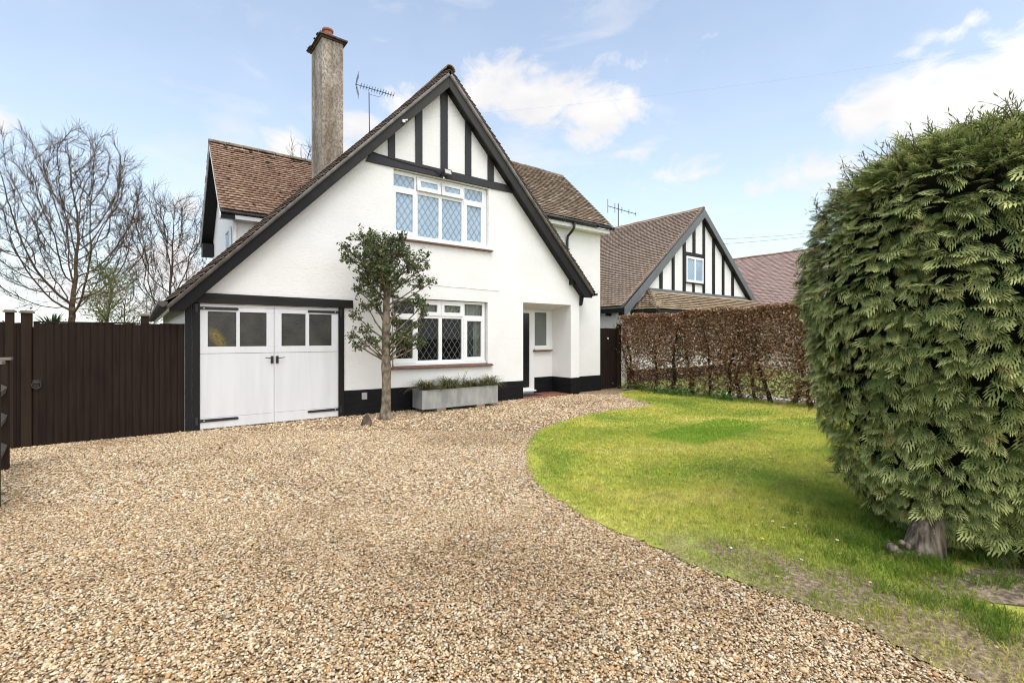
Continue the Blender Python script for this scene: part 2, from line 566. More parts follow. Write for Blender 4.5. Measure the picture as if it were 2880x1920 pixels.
def make_lawn():
    m, nt, b = nodemat('lawn_turf')
    b.inputs['Roughness'].default_value = .95
    b.inputs['Specular IOR Level'].default_value = .1
    n = tex(nt, 'ShaderNodeTexNoise', 70, Detail=4)
    base = lawn_color(nt)
    # worn brown earth where the turf runs out beside the drive and under the conifer
    tc = nt.nodes.new('ShaderNodeTexCoord')
    mp = nt.nodes.new('ShaderNodeMapping')
    mp.vector_type = 'TEXTURE'
    mp.inputs['Location'].default_value = (3.35, .75, 0)
    mp.inputs['Rotation'].default_value = (0, 0, R(0))
    mp.inputs['Scale'].default_value = (.55, 1.9, 1)
    nt.links.new(tc.outputs['Object'], mp.inputs[0])
    ln = nt.nodes.new('ShaderNodeVectorMath')
    ln.operation = 'LENGTH'
    nt.links.new(mp.outputs[0], ln.inputs[0])
    nw = tex(nt, 'ShaderNodeTexNoise', 4.5, Detail=7, Roughness=.65)
    ad = nt.nodes.new('ShaderNodeMath')
    ad.operation = 'MULTIPLY_ADD'
    nt.links.new(nw.outputs['Fac'], ad.inputs[0])
    ad.inputs[1].default_value = 1.5
    nt.links.new(ln.outputs['Value'], ad.inputs[2])
    ns = tex(nt, 'ShaderNodeTexNoise', 40, Detail=5)
    earth = ramp(nt, ns.outputs['Fac'], [(.3, (.13, .095, .065)), (.5, (.27, .205, .14)), (.68, (.45, .36, .25))])
    base = mix(nt, ramp(nt, ad.outputs[0], [(1.35, (1, 1, 1)), (1.75, (0, 0, 0))]), base, earth)
    c = mix(nt, .75, base, ramp(nt, n.outputs['Fac'], [(.3, (.72, .72, .62)), (.7, (1.1, 1.1, 1.1))]), 'MULTIPLY')
    nt.links.new(c, b.inputs['Base Color'])
    bump(nt, b, n.outputs['Fac'], .6, .02)
    m, nt, b = nodemat('grass_blade')
    b.inputs['Roughness'].default_value = .6
    b.inputs['Specular IOR Level'].default_value = .06
    a = attr(nt, 'rnd')
    c = mix(nt, 1.0, lawn_color(nt), ramp(nt, a, [(0, (.78, .92, .75)), (.6, (1.05, 1.08, 1.05)), (.86, (1.2, 1.18, 1.1)), (1, (1.35, 1.2, 1.6))]), 'MULTIPLY')
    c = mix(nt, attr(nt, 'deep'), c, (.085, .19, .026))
    nt.links.new(c, b.inputs['Base Color'])
    tl = nt.nodes.new('ShaderNodeBsdfTranslucent')
    nt.links.new(c, tl.inputs[0])
    mx = nt.nodes.new('ShaderNodeMixShader')
    mx.inputs[0].default_value = .5
    o = nt.nodes['Material Output']
    nt.links.new(b.outputs[0], mx.inputs[1])
    nt.links.new(tl.outputs[0], mx.inputs[2])
    nt.links.new(mx.outputs[0], o.inputs[0])


make_lawn()


def leafmat(name, stops, trans=.25, rough=.5, spec=.4, a2=None):
    m, nt, b = nodemat(name)
    b.inputs['Roughness'].default_value = rough
    b.inputs['Specular IOR Level'].default_value = spec
    c = ramp(nt, attr(nt, 'rnd'), stops)
    if a2:
        c = mix(nt, attr(nt, 'tip'), c, a2)
    nt.links.new(c, b.inputs['Base Color'])
    if trans:
        tl = nt.nodes.new('ShaderNodeBsdfTranslucent')
        nt.links.new(c, tl.inputs[0])
        mx = nt.nodes.new('ShaderNodeMixShader')
        mx.inputs[0].default_value = trans
        o = nt.nodes['Material Output']
        nt.links.new(b.outputs[0], mx.inputs[1])
        nt.links.new(tl.outputs[0], mx.inputs[2])
        nt.links.new(mx.outputs[0], o.inputs[0])
    return m


leafmat('conifer_frond', [(0, (.026, .054, .012)), (.5, (.052, .098, .022)), (.96, (.105, .16, .038)), (1, (.30, .22, .09))], .30, .55, .12, (.80, .83, .33))
leafmat('holly_leaf', [(0, (.035, .058, .022)), (.5, (.08, .115, .042)), (.85, (.16, .195, .075)), (1, (.32, .32, .14))], .18, .4, .3)
leafmat('beech_leaf', [(0, (.10, .05, .026)), (.4, (.25, .135, .072)), (.75, (.42, .25, .145)), (1, (.78, .58, .41))], .28, .5, .15)
leafmat('sedge_blade', [(0, (.07, .075, .025)), (.5, (.14, .15, .06)), (1, (.26, .25, .13))], .2, .5, .4)
leafmat('weed_leaf', [(0, (.05, .12, .02)), (1, (.11, .22, .045))], .25, .5, .4)
leafmat('ivy_leaf', [(0, (.10, .12, .03)), (1, (.22, .24, .07))], .3, .6, .2)
leafmat('palm_leaf', [(0, (.02, .04, .015)), (1, (.06, .09, .035))], .1, .5, .4)
leafmat('shrub_leaf', [(0, (.10, .13, .07)), (1, (.22, .25, .15))], .2, .6, .3)
simple('bark_holly', (.07, .055, .035, 1), (.25, .205, .145, 1), 9, .85, .7, (1.2, 1.2, .9), .02, lo=.38, hi=.60)
simple('bark_dark', (.018, .013, .010, 1), (.055, .042, .031, 1), 8, .9, .5, (1, 1, .4), .02, spec=.1)
simple('bark_grey', (.06, .041, .026, 1), (.145, .105, .07, 1), 4, .9, 0, spec=.05)
simple('bark_mossy', (.07, .068, .03, 1), (.15, .14, .06, 1), 3, .9, 0)
simple('bark_conifer', (.05, .036, .026, 1), (.30, .24, .18, 1), 9, .9, 1.0, (3.5, 3.5, .35), .03, lo=.36, hi=.66)
simple('twig_brown', (.07, .045, .03, 1), (.14, .095, .065, 1), 6, .85, 0)
simple('conifer_core_shade', (.006, .007, .004, 1), (.014, .014, .008, 1), 12, 1.0, .5, spec=.0)  # shade inside the conifer put in as a near-black colour
simple('ground_earth', (.06, .075, .03, 1), (.11, .10, .05, 1), 1.2, .95, .3)
simple('garden_grass', (.13, .19, .035, 1), (.22, .26, .06, 1), 2.5, .95, .5)
simple('bare_soil', (.11, .08, .055, 1), (.40, .31, .22, 1), 26, .95, 1.0, bdist=.02)
simple('path_pale', (.42, .40, .37, 1), (.55, .53, .5, 1), 3, .8, .2)
simple('stone_brown', (.055, .042, .03, 1), (.14, .105, .075, 1), 9, .85, .6, bdist=.03)
simple('stone_pale', (.2, .17, .13, 1), (.35, .31, .25, 1), 9, .85, .5, bdist=.02)
simple('daisy_white', (.85, .85, .85, 1), rough=.6)
simple('petal_yellow', (.75, .52, .03, 1), rough=.5)
simple('petal_pale', (.8, .68, .22, 1), rough=.5)
simple('dead_leaf', (.15, .085, .05, 1), (.25, .16, .1, 1), 20, .8)
simple('steel_ring', (.05, .048, .045, 1), rough=.4, metal=.6)

# ---------------------------------------------------------------- builders
BASE = {}


def tag(o, label=None, cat=None, group=None, kind=None):
    if label:
        o['label'] = label
    if cat:
        o['category'] = cat
    if group:
        o['group'] = group
    if kind:
        o['kind'] = kind
    return o


def thing(name, label, cat, loc=(0, 0, 0), group=None):
    o = bpy.data.objects.new(name, None)
    o.empty_display_size = .2
    o.location = loc
    COL.objects.link(o)
    BASE[o.name] = Vector(loc)
    return tag(o, label, cat, group)


def set_attr(me, name, vals, domain='POINT'):
    a = me.attributes.new(name, 'FLOAT', domain)
    a.data.foreach_set('value', np.asarray(vals, dtype=np.float32))


def np_mesh(name, V, F, mats, parent=None, attrs=None, smooth=False, origin=None, face_mats=None):
    """V (n,3) array, F (m,k) array of vertex ids; world coordinates"""
    V = np.asarray(V, dtype=np.float64)
    if parent is not None:
        base = BASE[parent.name]
    else:
        base = Vector(origin) if origin is not None else Vector((0, 0, 0))
    V = V - np.array(base)
    me = bpy.data.meshes.new(name)
    F = np.asarray(F, dtype=np.int32)
    m, k = F.shape
    me.vertices.add(len(V))
    me.vertices.foreach_set('co', V.astype(np.float32).ravel())
    me.loops.add(m * k)
    me.loops.foreach_set('vertex_index', F.ravel())
    me.polygons.add(m)
    me.polygons.foreach_set('loop_start', np.arange(0, m * k, k, dtype=np.int32))
    me.polygons.foreach_set('loop_total', np.full(m, k, dtype=np.int32))
    for mt in mats:
        me.materials.append(MATS[mt])
    if face_mats is not None:
        me.polygons.foreach_set('material_index', np.asarray(face_mats, dtype=np.int32))
    if smooth:
        me.polygons.foreach_set('use_smooth', np.ones(m, dtype=bool))
    me.update(calc_edges=True)
    me.validate()
    for kx, vals in (attrs or {}).items():
        set_attr(me, kx, vals)
    return link(name, me, parent, base)


def link(name, me, parent, base):
    o = bpy.data.objects.new(name, me)
    COL.objects.link(o)
    if parent is not None:
        o.parent = parent
        BASE[o.name] = BASE[parent.name]
    else:
        o.location = base
        BASE[o.name] = Vector(base)
    return o


class MB:
    def __init__(self):
        self.v, self.f, self.mi = [], [], []

    def add(self, verts, faces, mi=0):
        n = len(self.v)
        self.v += [tuple(p) for p in verts]
        self.f += [tuple(i + n for i in f) for f in faces]
        self.mi += [mi] * len(faces)
        return self

    def box(self, x0, x1, y0, y1, z0, z1, mi=0, j=0.0):
        P = [(x0, y0, z0), (x1, y0, z0), (x1, y1, z0), (x0, y1, z0), (x0, y0, z1), (x1, y0, z1), (x1, y1, z1), (x0, y1, z1)]
        if j:
            P = [tuple(c + random.uniform(-j, j) for c in p) for p in P]
        return self.add(P, [(0, 3, 2, 1), (4, 5, 6, 7), (0, 1, 5, 4), (1, 2, 6, 5), (2, 3, 7, 6), (3, 0, 4, 7)], mi)

    def prism(self, poly, y0, y1, mi=0):
        """polygon in XZ (counter-clockwise seen from -Y) extruded from y0 to y1"""
        n = len(poly)
        P = [(x, y0, z) for x, z in poly] + [(x, y1, z) for x, z in poly]
        F = [tuple(range(n)), tuple(range(2 * n - 1, n - 1, -1))]
        F += [(i, i + n, (i + 1) % n + n, (i + 1) % n) for i in range(n)]
        return self.add(P, F, mi)

    def prism_x(self, poly, x0, x1, mi=0):
        """polygon in YZ extruded along X"""
        n = len(poly)
        P = [(x0, y, z) for y, z in poly] + [(x1, y, z) for y, z in poly]
        F = [tuple(range(n - 1, -1, -1)), tuple(range(n, 2 * n))]
        F += [(i, (i + 1) % n, (i + 1) % n + n, i + n) for i in range(n)]
        return self.add(P, F, mi)

    def prism_z(self, poly, z0, z1, mi=0):
        n = len(poly)
        P = [(x, y, z0) for x, y in poly] + [(x, y, z1) for x, y in poly]
        F = [tuple(range(n - 1, -1, -1)), tuple(range(n, 2 * n))]
        F += [(i, (i + 1) % n, (i + 1) % n + n, i + n) for i in range(n)]
        return self.add(P, F, mi)

    def quad(self, a, b, c, d, mi=0):
        return self.add([a, b, c, d], [(0, 1, 2, 3)], mi)

    def tube(self, pts, rad, n=8, mi=0, cap=True):
        pts = [Vector(p) for p in pts]
        if not hasattr(rad, '__len__'):
            rad = [rad] * len(pts)
        V, F = [], []
        up = Vector((0.31, 0.17, 0.93))
        a = None
        for i, p in enumerate(pts):
            t = (pts[min(i + 1, len(pts) - 1)] - pts[max(i - 1, 0)])
            if t.length < 1e-9:
                t = Vector((0, 0, 1))
            t.normalize()
            if a is None:
                a = t.cross(up)
                if a.length < 1e-3:
                    a = t.cross(Vector((1, 0, 0)))
            else:
                a = a - t * a.dot(t)
            a.normalize()
            b = t.cross(a)
            for k in range(n):
                th = 2 * math.pi * k / n
                V.append(p + (a * math.cos(th) + b * math.sin(th)) * rad[i])
        for i in range(len(pts) - 1):
            for k in range(n):
                k2 = (k + 1) % n
                F.append((i * n + k, i * n + k2, (i + 1) * n + k2, (i + 1) * n + k))
        if cap:
            F.append(tuple(range(n - 1, -1, -1)))
            F.append(tuple(range((len(pts) - 1) * n, len(pts) * n)))
        return self.add(V, F, mi)

    def lathe(self, c, prof, n=20, mi=0):
        V, F = [], []
        for r, z in prof:
            for k in range(n):
                th = 2 * math.pi * k / n
                V.append((c[0] + r * math.cos(th), c[1] + r * math.sin(th), c[2] + z))
        for i in range(len(prof) - 1):
            for k in range(n):
                k2 = (k + 1) % n
                F.append((i * n + k, i * n + k2, (i + 1) * n + k2, (i + 1) * n + k))
        F.append(tuple(range(n - 1, -1, -1)))
        F.append(tuple(range((len(prof) - 1) * n, len(prof) * n)))
        return self.add(V, F, mi)

    def build(self, name, mats, parent=None, smooth=False, origin=None, bevel=0, attrs=None):
        if isinstance(mats, str):
            mats = [mats]
        base = BASE[parent.name] if parent is not None else (Vector(origin) if origin is not None else Vector((0, 0, 0)))
        me = bpy.data.meshes.new(name)
        me.from_pydata([(p[0] - base.x, p[1] - base.y, p[2] - base.z) for p in self.v], [], self.f)
        for mt in mats:
            me.materials.append(MATS[mt])
        for p, mi in zip(me.polygons, self.mi):
            p.material_index = mi
            p.use_smooth = smooth
        me.update()
        for kx, vals in (attrs or {}).items():
            set_attr(me, kx, vals)
        o = link(name, me, parent, base)
        if bevel:
            b = o.modifiers.new('bevel', 'BEVEL')
            b.width = bevel
            b.segments = 2
            b.limit_method = 'ANGLE'
            b.angle_limit = R(40)
        return o


# ================================================================= SETTING
YF = 9.75                     # plane of the house front
LAWN_EDGE = [(12.2, 9.25), (11.3, 9.3), (10.6, 8.95), (9.95, 8.05), (9.45, 7.05), (7.85, 7.0), (6.42, 6.71), (5.3, 6.2), (4.45, 5.43), (3.9, 4.76),
             (3.46, 4.13), (3.22, 3.5), (3.10, 3.0), (3.06, 2.6), (3.07, 2.28), (3.02, 2.0), (3.03, 1.76), (3.05, 1.54), (3.06, 1.33),
             (3.09, 1.16), (3.10, .98), (3.06, .79), (3.0, .62), (3.05, .3), (3.2, -.2), (3.3, -1.5)]
LAWN_REST = [(12.2, -1.5)]


def smooth_line(pts, n=6):
    out = []
    P = [np.array(p, float) for p in pts]
    for i in range(len(P) - 1):
        p0, p1, p2, p3 = P[max(i - 1, 0)], P[i], P[i + 1], P[min(i + 2, len(P) - 1)]
        for k in range(n):
            t = k / n
            out.append(.5 * ((2 * p1) + (-p0 + p2) * t + (2 * p0 - 5 * p1 + 4 * p2 - p3) * t * t + (-p0 + 3 * p1 - 3 * p2 + p3) * t ** 3))
    out.append(P[-1])
    return out


EDGE = smooth_line(LAWN_EDGE, 7)
LAWN_POLY = np.array([p + rng.normal(0, .016 if p[1] > 2.6 else .016, 2) for p in EDGE] + [np.array(p) for p in LAWN_REST])


def in_poly(P, poly):
    x, y = P[:, 0], P[:, 1]
    inside = np.zeros(len(P), bool)
    n = len(poly)
    for i in range(n):
        x1, y1 = poly[i]
        x2, y2 = poly[(i + 1) % n]
        c = ((y1 > y) != (y2 > y))
        with np.errstate(divide='ignore', invalid='ignore'):
            xi = (x2 - x1) * (y - y1) / (y2 - y1) + x1
        inside ^= c & (x < xi)
    return inside


def edge_dist(P, poly):
    d = np.full(len(P), 1e9)
    for i in range(len(poly) - 2):
        a, b = poly[i], poly[i + 1]
        ab = b - a
        t = np.clip(((P - a) @ ab) / max(ab @ ab, 1e-9), 0, 1)
        q = a + t[:, None] * ab
        d = np.minimum(d, np.hypot(*(P - q).T))
    return d


def sheet(name, poly, z, mat, kind='structure'):
    b = MB()
    b.add([(x, y, z) for x, y in poly], [tuple(range(len(poly)))])
    o = b.build(name, mat)
    tag(o, kind=kind)
    return o


b = MB()
b.quad((-400, -400, -.03), (400, -400, -.03), (400, 600, -.03), (-400, 600, -.03))
tag(b.build('ground', 'ground_earth'), kind='structure')
sheet('gravel_drive', [(-9, -9), (12.15, -9), (12.15, 10.2), (-9, 10.2)], -.012, 'gravel_ground')
lp = [tuple(p) for p in LAWN_POLY]
o = sheet('lawn', lp, .006, 'lawn_turf')
sheet('neighbour_garden', [(12.2, -9), (40, -9), (40, 30), (12.2, 30)], -.008, 'garden_grass')
sheet('path', [(12.7, -9), (14.2, -9), (13.9, 3.2), (13.4, 5.6), (13.4, 7.4), (12.75, 7.2)], -.002, 'path_pale')
sheet('bed_soil', [(11.55, 9.7), (12.35, 10.2), (12.75, 10.2), (12.75, 2), (11.85, 2), (11.75, 5), (11.6, 8)], .012, 'bare_soil')
sheet('bare_patch', [(4.0, .93), (4.25, .78), (4.6, .68), (4.9, .3), (4.75, .05), (4.3, .1), (4.05, .45), (3.8, .75)], .014, 'bare_soil')


# ---------------------------------------------------------------- gravel stones
def cam_depth(P):
    s, c = math.sin(YAW), math.cos(YAW)
    return P[:, 0] * s + P[:, 1] * c, P[:, 0] * c - P[:, 1] * s


def scatter_stones():
    ico_v = []
    ph = (1 + 5 ** .5) / 2
    for a in (-1, 1):
        for c in (-ph, ph):
            ico_v += [(0, a, c), (a, c, 0), (c, 0, a)]
    ico_v = np.array(ico_v)
    ico_v /= np.linalg.norm(ico_v[0])
    # faces by nearest triples
    F = []
    for i in range(12):
        for j in range(i + 1, 12):
            for k in range(j + 1, 12):
                if max(np.linalg.norm(ico_v[i] - ico_v[j]), np.linalg.norm(ico_v[j] - ico_v[k]), np.linalg.norm(ico_v[i] - ico_v[k])) < 1.1:
                    nrm = np.cross(ico_v[j] - ico_v[i], ico_v[k] - ico_v[i])
                    F.append((i, j, k) if nrm @ ico_v[i] > 0 else (i, k, j))
    ico_f = np.array(F)
    oct_v = np.array([(1, 0, 0), (-1, 0, 0), (0, 1, 0), (0, -1, 0), (0, 0, 1), (0, 0, -1.)])
    oct_f = np.array([(0, 2, 4), (2, 1, 4), (1, 3, 4), (3, 0, 4)])
    Vs, Fs, Rs, off = [], [], [], 0
    for (d0, d1, dens, tv, tf, s0, s1) in ((1.9, 4.6, 9500, ico_v, ico_f, .0042, .0085), (4.6, 8.2, 4200, oct_v, oct_f, .0065, .0125), (8.2, 13.5, 800, oct_v, oct_f, .011, .019)):
        area = 1.12 * (d1 * d1 - d0 * d0)
        n = int(area * dens)
        zc = np.sqrt(rng.uniform(d0 * d0, d1 * d1, n))
        xc = zc * rng.uniform(-1.12, 1.12, n)
        s, c = math.sin(YAW), math.cos(YAW)
        P = np.stack([xc * c + zc * s, -xc * s + zc * c], 1)
        ins = in_poly(P, LAWN_POLY)
        ed = edge_dist(P, LAWN_POLY)
        keep = (~ins) | ((ed < .12) & (rng.random(n) < .6 * (1 - ed / .12))) | ((P[:, 1] < 1.0) & (P[:, 0] < 4.0) & (rng.random(n) < .12))
        keep &= (P[:, 1] < 9.74) | ((P[:, 0] > 9.9) & (P[:, 1] < 10.04))
        keep &= P[:, 0] < 11.9
        keep &= ~((P[:, 0] > 7.8) & (P[:, 1] > 9.70) & (P[:, 0] < 9.5))
        P = P[keep]
        n = len(P)
        sz = rng.uniform(s0, s1, n) * np.where(rng.random(n) < .03, rng.uniform(1.3, 2.1, n), 1)
        sc = np.stack([sz * rng.uniform(.9, 1.7, n), sz * rng.uniform(.7, 1.1, n), sz * rng.uniform(.4, .8, n)], 1)
        V = tv[None] * (1 + rng.uniform(-.25, .25, (n, len(tv), 1))) * sc[:, None, :]
        # tilt and turn
        tl = rng.normal(0, .35, n)
        ct, st = np.cos(tl)[:, None], np.sin(tl)[:, None]
        V = np.stack([V[..., 0] * ct - V[..., 2] * st, V[..., 1], V[..., 0] * st + V[..., 2] * ct], -1)
        an = rng.uniform(0, 2 * np.pi, n)
        ca, sa = np.cos(an)[:, None], np.sin(an)[:, None]
        V = np.stack([V[..., 0] * ca - V[..., 1] * sa, V[..., 0] * sa + V[..., 1] * ca, V[..., 2]], -1)
        V[..., 0] += P[:, 0, None]
        V[..., 1] += P[:, 1, None]
        V[..., 2] += (-.010 + rng.uniform(0, .012, n) + sz * .25)[:, None]
        Vs.append(V.reshape(-1, 3))
        Fs.append((tf[None] + (np.arange(n) * len(tv))[:, None, None]).reshape(-1, 3) + off)
        Rs.append(np.repeat(rng.random(n), len(tv)))
        off += n * len(tv)
    o = np_mesh('gravel', np.concatenate(Vs), np.concatenate(Fs), ['gravel_stone'], attrs={'rnd': np.concatenate(Rs)})
    tag(o, 'loose tan and white flint gravel covering the driveway', 'gravel', kind='stuff')


scatter_stones()


# ---------------------------------------------------------------- grass
def blades(P, h, w, lean, deep=None):
    """two-segment blades as one quad and one triangle folded into two quads"""
    n = len(P)
    an = rng.uniform(0, 2 * np.pi, n)
    la = rng.uniform(0, 2 * np.pi, n)
    dx, dy = np.cos(an) * w, np.sin(an) * w
    lx, ly = np.cos(la) * lean * h, np.sin(la) * lean * h
    z0 = P[:, 2] if P.shape[1] > 2 else np.full(n, .004)
    x, y = P[:, 0], P[:, 1]
    V = np.stack([
        np.stack([x - dx, y - dy, z0], 1), np.stack([x + dx, y + dy, z0], 1),
        np.stack([x + lx * .35 + dx * .8, y + ly * .35 + dy * .8, z0 + h * .6], 1), np.stack([x + lx * .35 - dx * .8, y + ly * .35 - dy * .8, z0 + h * .6], 1),
        np.stack([x + lx, y + ly, z0 + h * (1 - .25 * lean)], 1)], 1)
    q = np.arange(n) * 5
    F = np.concatenate([np.stack([q, q + 1, q + 2], 1), np.stack([q, q + 2, q + 3], 1), np.stack([q + 3, q + 2, q + 4], 1)])
    return V.reshape(-1, 3), F


def make_grass():
    Vs, Fs, Rs, Ds, off = [], [], [], [], 0
    s, c = math.sin(YAW), math.cos(YAW)
    for (d0, d1, dens, h0, h1, w) in ((1.9, 5.2, 7000, .02, .042, .0026), (5.2, 8.5, 3600, .022, .042, .004), (8.5, 14.5, 1300, .025, .045, .0065)):
        n = int(1.12 * (d1 * d1 - d0 * d0) * dens)
        zc = np.sqrt(rng.uniform(d0 * d0, d1 * d1, n))
        xc = zc * rng.uniform(-1.1, 1.14, n)
        P = np.stack([xc * c + zc * s, -xc * s + zc * c], 1)
        ins = in_poly(P, LAWN_POLY)
        ed = edge_dist(P, LAWN_POLY)
        bare = np.hypot((P[:, 0] - 4.45) / .55, (P[:, 1] - .42) / .42) < 1
        # thin, worn turf near the drive edge in front
        worn = np.clip(1.7 - ed / .45, 0, 1) * np.clip((3.2 - P[:, 1]) / 1.2, 0, 1)
        pat = .5 + .5 * np.sin(P[:, 0] * 9.1 + 1.7 * np.sin(P[:, 1] * 7.3)) * np.cos(P[:, 1] * 8.3 + 1.3 * np.sin(P[:, 0] * 6.1))
        keep = ins & (rng.random(n) > np.where(bare, .93, worn * (1 - .9 * pat)))
        keep |= (~ins) & (ed < .03) & (rng.random(n) < .5)
        keep &= P[:, 0] < 12.15
        P = P[keep]
        ed = ed[keep]
        n = len(P)
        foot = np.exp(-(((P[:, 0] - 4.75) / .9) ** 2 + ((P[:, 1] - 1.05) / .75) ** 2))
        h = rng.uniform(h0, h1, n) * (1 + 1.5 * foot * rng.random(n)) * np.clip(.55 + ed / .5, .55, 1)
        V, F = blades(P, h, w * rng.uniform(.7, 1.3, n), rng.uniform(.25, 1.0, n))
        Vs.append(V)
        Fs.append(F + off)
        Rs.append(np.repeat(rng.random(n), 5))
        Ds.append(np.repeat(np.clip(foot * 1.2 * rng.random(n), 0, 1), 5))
        off += 5 * n
    # rough tufts: by the conifer, along the drive edge, under the beech hedge
    tufts = [(4.62 + rng.normal(0, .38), 1.05 + rng.normal(0, .3), .10, .9) for _ in range(70)]
    tufts += [(5.15 + rng.normal(0, .3), .35 + rng.normal(0, .25), .09, 1) for _ in range(30)]
    tufts += [(3.62, .86, .09, .9), (3.68, .78, .08, .9), (3.45, .98, .05, .5), (3.32, .96, .04, .3), (3.75, .62, .10, 1), (3.62, .55, .10, 1), (3.7, .48, .10, 1),
              (3.56, .45, .08, 1), (3.8, .52, .08, 1), (3.5, .5, .09, 1), (3.95, 1.0, .07, .8), (4.05, .95, .08, .8), (3.2, 1.2, .05, .4), (3.35, 1.5, .05, .5), (3.5, 1.9, .05, .5)]
    tufts += [(11.75 + rng.normal(0, .12), rng.uniform(4.6, 9.3), .14, .7) for _ in range(46)]
    for (tx, ty, th, dp) in tufts:
        k = 46
        P = np.stack([tx + rng.normal(0, .045, k), ty + rng.normal(0, .045, k)], 1)
        V, F = blades(P, th * rng.uniform(.5, 1.15, k), .003 * rng.uniform(.7, 1.4, k), rng.uniform(.3, 1.1, k))
        Vs.append(V)
        Fs.append(F + off)
        Rs.append(np.repeat(rng.random(k), 5))
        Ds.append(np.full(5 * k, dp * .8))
        off += 5 * k
    o = np_mesh('grass', np.concatenate(Vs), np.concatenate(Fs), ['grass_blade'], attrs={'rnd': np.concatenate(Rs), 'deep': np.concatenate(Ds)})
    tag(o, 'short yellow green grass of the curved front lawn', 'grass', kind='stuff')


make_grass()


# ================================================================= TILED ROOFS
def tile_roof(name, mat, parent, p0, udir, sdir, ulen, slen, gauge=.1, tw=.165, tl=.27, th=.014, lift=.058, jit=.004, deck=.05, deckmat='undercloak',
              clip=None, moss_fn=None, deck_inset=0.0, slip=.006):
    """plain tiles laid course by course on a slab; p0 = eave start on the slab's top"""
    p0 = np.array(p0, float)
    u = np.array(udir, float)
    u /= np.linalg.norm(u)
    s = np.array(sdir, float)
    s /= np.linalg.norm(s)
    n = np.cross(u, s)
    if n[2] < 0:
        n = -n
    flip = np.cross(u, s) @ n < 0
    ncourse = int(slen / gauge)
    A, Bq, Lf, rr, mo = [], [], [], [], []
    for i in range(ncourse):
        off = (tw / 2 if i % 2 else 0)
        k = int(ulen / tw) + 2
        for j in range(-1, k):
            a0 = j * tw + off + .002
            a1 = a0 + tw - .004
            a0, a1 = max(a0, 0), min(a1, ulen)
            if a1 - a0 < .02:
                continue
            s0 = i * gauge + random.uniform(-slip, slip)
            l = min(tl, slen - s0 + .02)
            cpt = p0 + u * (a0 + a1) / 2 + s * (s0 + .05)
            if clip and not clip(cpt):
                continue
            A.append((a0 - (random.uniform(0, .012) if a0 == 0 else 0), a1 + (random.uniform(0, .012) if a1 == ulen else 0)))
            Bq.append((s0, s0 + l))
            Lf.append((lift + random.uniform(-jit, jit) + (random.random() < .04) * .006, lift + random.uniform(-jit, jit)))
            rr.append(random.random())
            mo.append(moss_fn(cpt) if moss_fn else 0)
    A, Bq, Lf = np.array(A), np.array(Bq), np.array(Lf)
    m = len(A)
    V = np.zeros((m, 8, 3))
    drop = lift * (1 - (Bq[:, 1] - Bq[:, 0]) / tl)
    for k, (ia, ib, top) in enumerate(((0, 0, 0), (1, 0, 0), (1, 1, 0), (0, 1, 0), (0, 0, 1), (1, 0, 1), (1, 1, 1), (0, 1, 1))):
        hgt = (Lf[:, ia] if ib == 0 else drop) + (th if top else 0)
        V[:, k] = p0 + A[:, ia, None] * u + Bq[:, ib, None] * s + hgt[:, None] * n
    Fb = np.array([(4, 5, 6, 7), (0, 1, 5, 4), (1, 2, 6, 5), (3, 0, 4, 7), (0, 3, 2, 1)])
    if flip:
        Fb = Fb[:, ::-1]
    F = (Fb[None] + (np.arange(m) * 8)[:, None, None]).reshape(-1, 4)
    V = V.reshape(-1, 3)
    em = np.tile([0, 2, 0, 0, 2], m)  # lower edges and undersides darkened, painting in the shade between courses
    if deck is None:
        return np_mesh(name, V, F, [mat, mat, 'tile_edge_shade'], parent, attrs={'rnd': np.repeat(rr, 8), 'moss': np.repeat(mo, 8)}, face_mats=em)
    # slab below
    D = []
    for (a, bb, h) in ((deck_inset, 0, 0), (ulen - deck_inset, 0, 0), (ulen - deck_inset, slen, 0), (deck_inset, slen, 0),
                       (deck_inset, 0, -deck), (ulen - deck_inset, 0, -deck), (ulen - deck_inset, slen, -deck), (deck_inset, slen, -deck)):
        D.append(p0 + u * a + s * bb + n * h)
    q = len(V)
    FD = np.array([(0, 1, 2, 3), (4, 7, 6, 5), (0, 4, 5, 1), (1, 5, 6, 2), (2, 6, 7, 3), (3, 7, 4, 0)]) + q
    V = np.concatenate([V, np.array(D)])
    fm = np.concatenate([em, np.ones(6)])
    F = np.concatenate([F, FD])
    return np_mesh(name, V, F, [mat, deckmat, 'tile_edge_shade'], parent, attrs={'rnd': np.concatenate([np.repeat(rr, 8), np.full(8, .5)]),
                                                               'moss': np.concatenate([np.repeat(mo, 8), np.zeros(8)])}, face_mats=fm)


def ridge_run(name, mat, parent, a, c, r=.11, seg=.33, n=9, gap=.01):
    a, c = Vector(a), Vector(c)
    L = (c - a).length
    t = (c - a).normalized()
    side = t.cross(Vector((0, 0, 1))).normalized()
    b = MB()
    k = max(1, int(L / seg))
    for i in range(k):
        s0 = a + t * (L * i / k)
        s1 = a + t * (L * (i + 1) / k - gap)
        rj = r * random.uniform(.96, 1.05)
        dz = random.uniform(-.008, .008)
        V, F = [], []
        for p in (s0, s1):
            for rad in (rj, rj - .02):
                for q in range(n):
                    th = math.pi * q / (n - 1)
                    V.append(p + side * math.cos(th) * rad + Vector((0, 0, math.sin(th) * rad * .95 + dz - .04)))
        for q in range(n - 1):
            F.append((q, q + 1, 2 * n + q + 1, 2 * n + q))
            F.append((n + q, 3 * n + q, 3 * n + q + 1, n + q + 1))
            F.append((q, n + q, n + q + 1, q + 1))
            F.append((2 * n + q, 2 * n + q + 1, 3 * n + q + 1, 3 * n + q))
        F.append((0, 2 * n, 3 * n, n))
        F.append((n - 1, 2 * n - 1, 4 * n - 1, 3 * n - 1))
        b.add(V, F)
    return b.build(name, mat, parent)


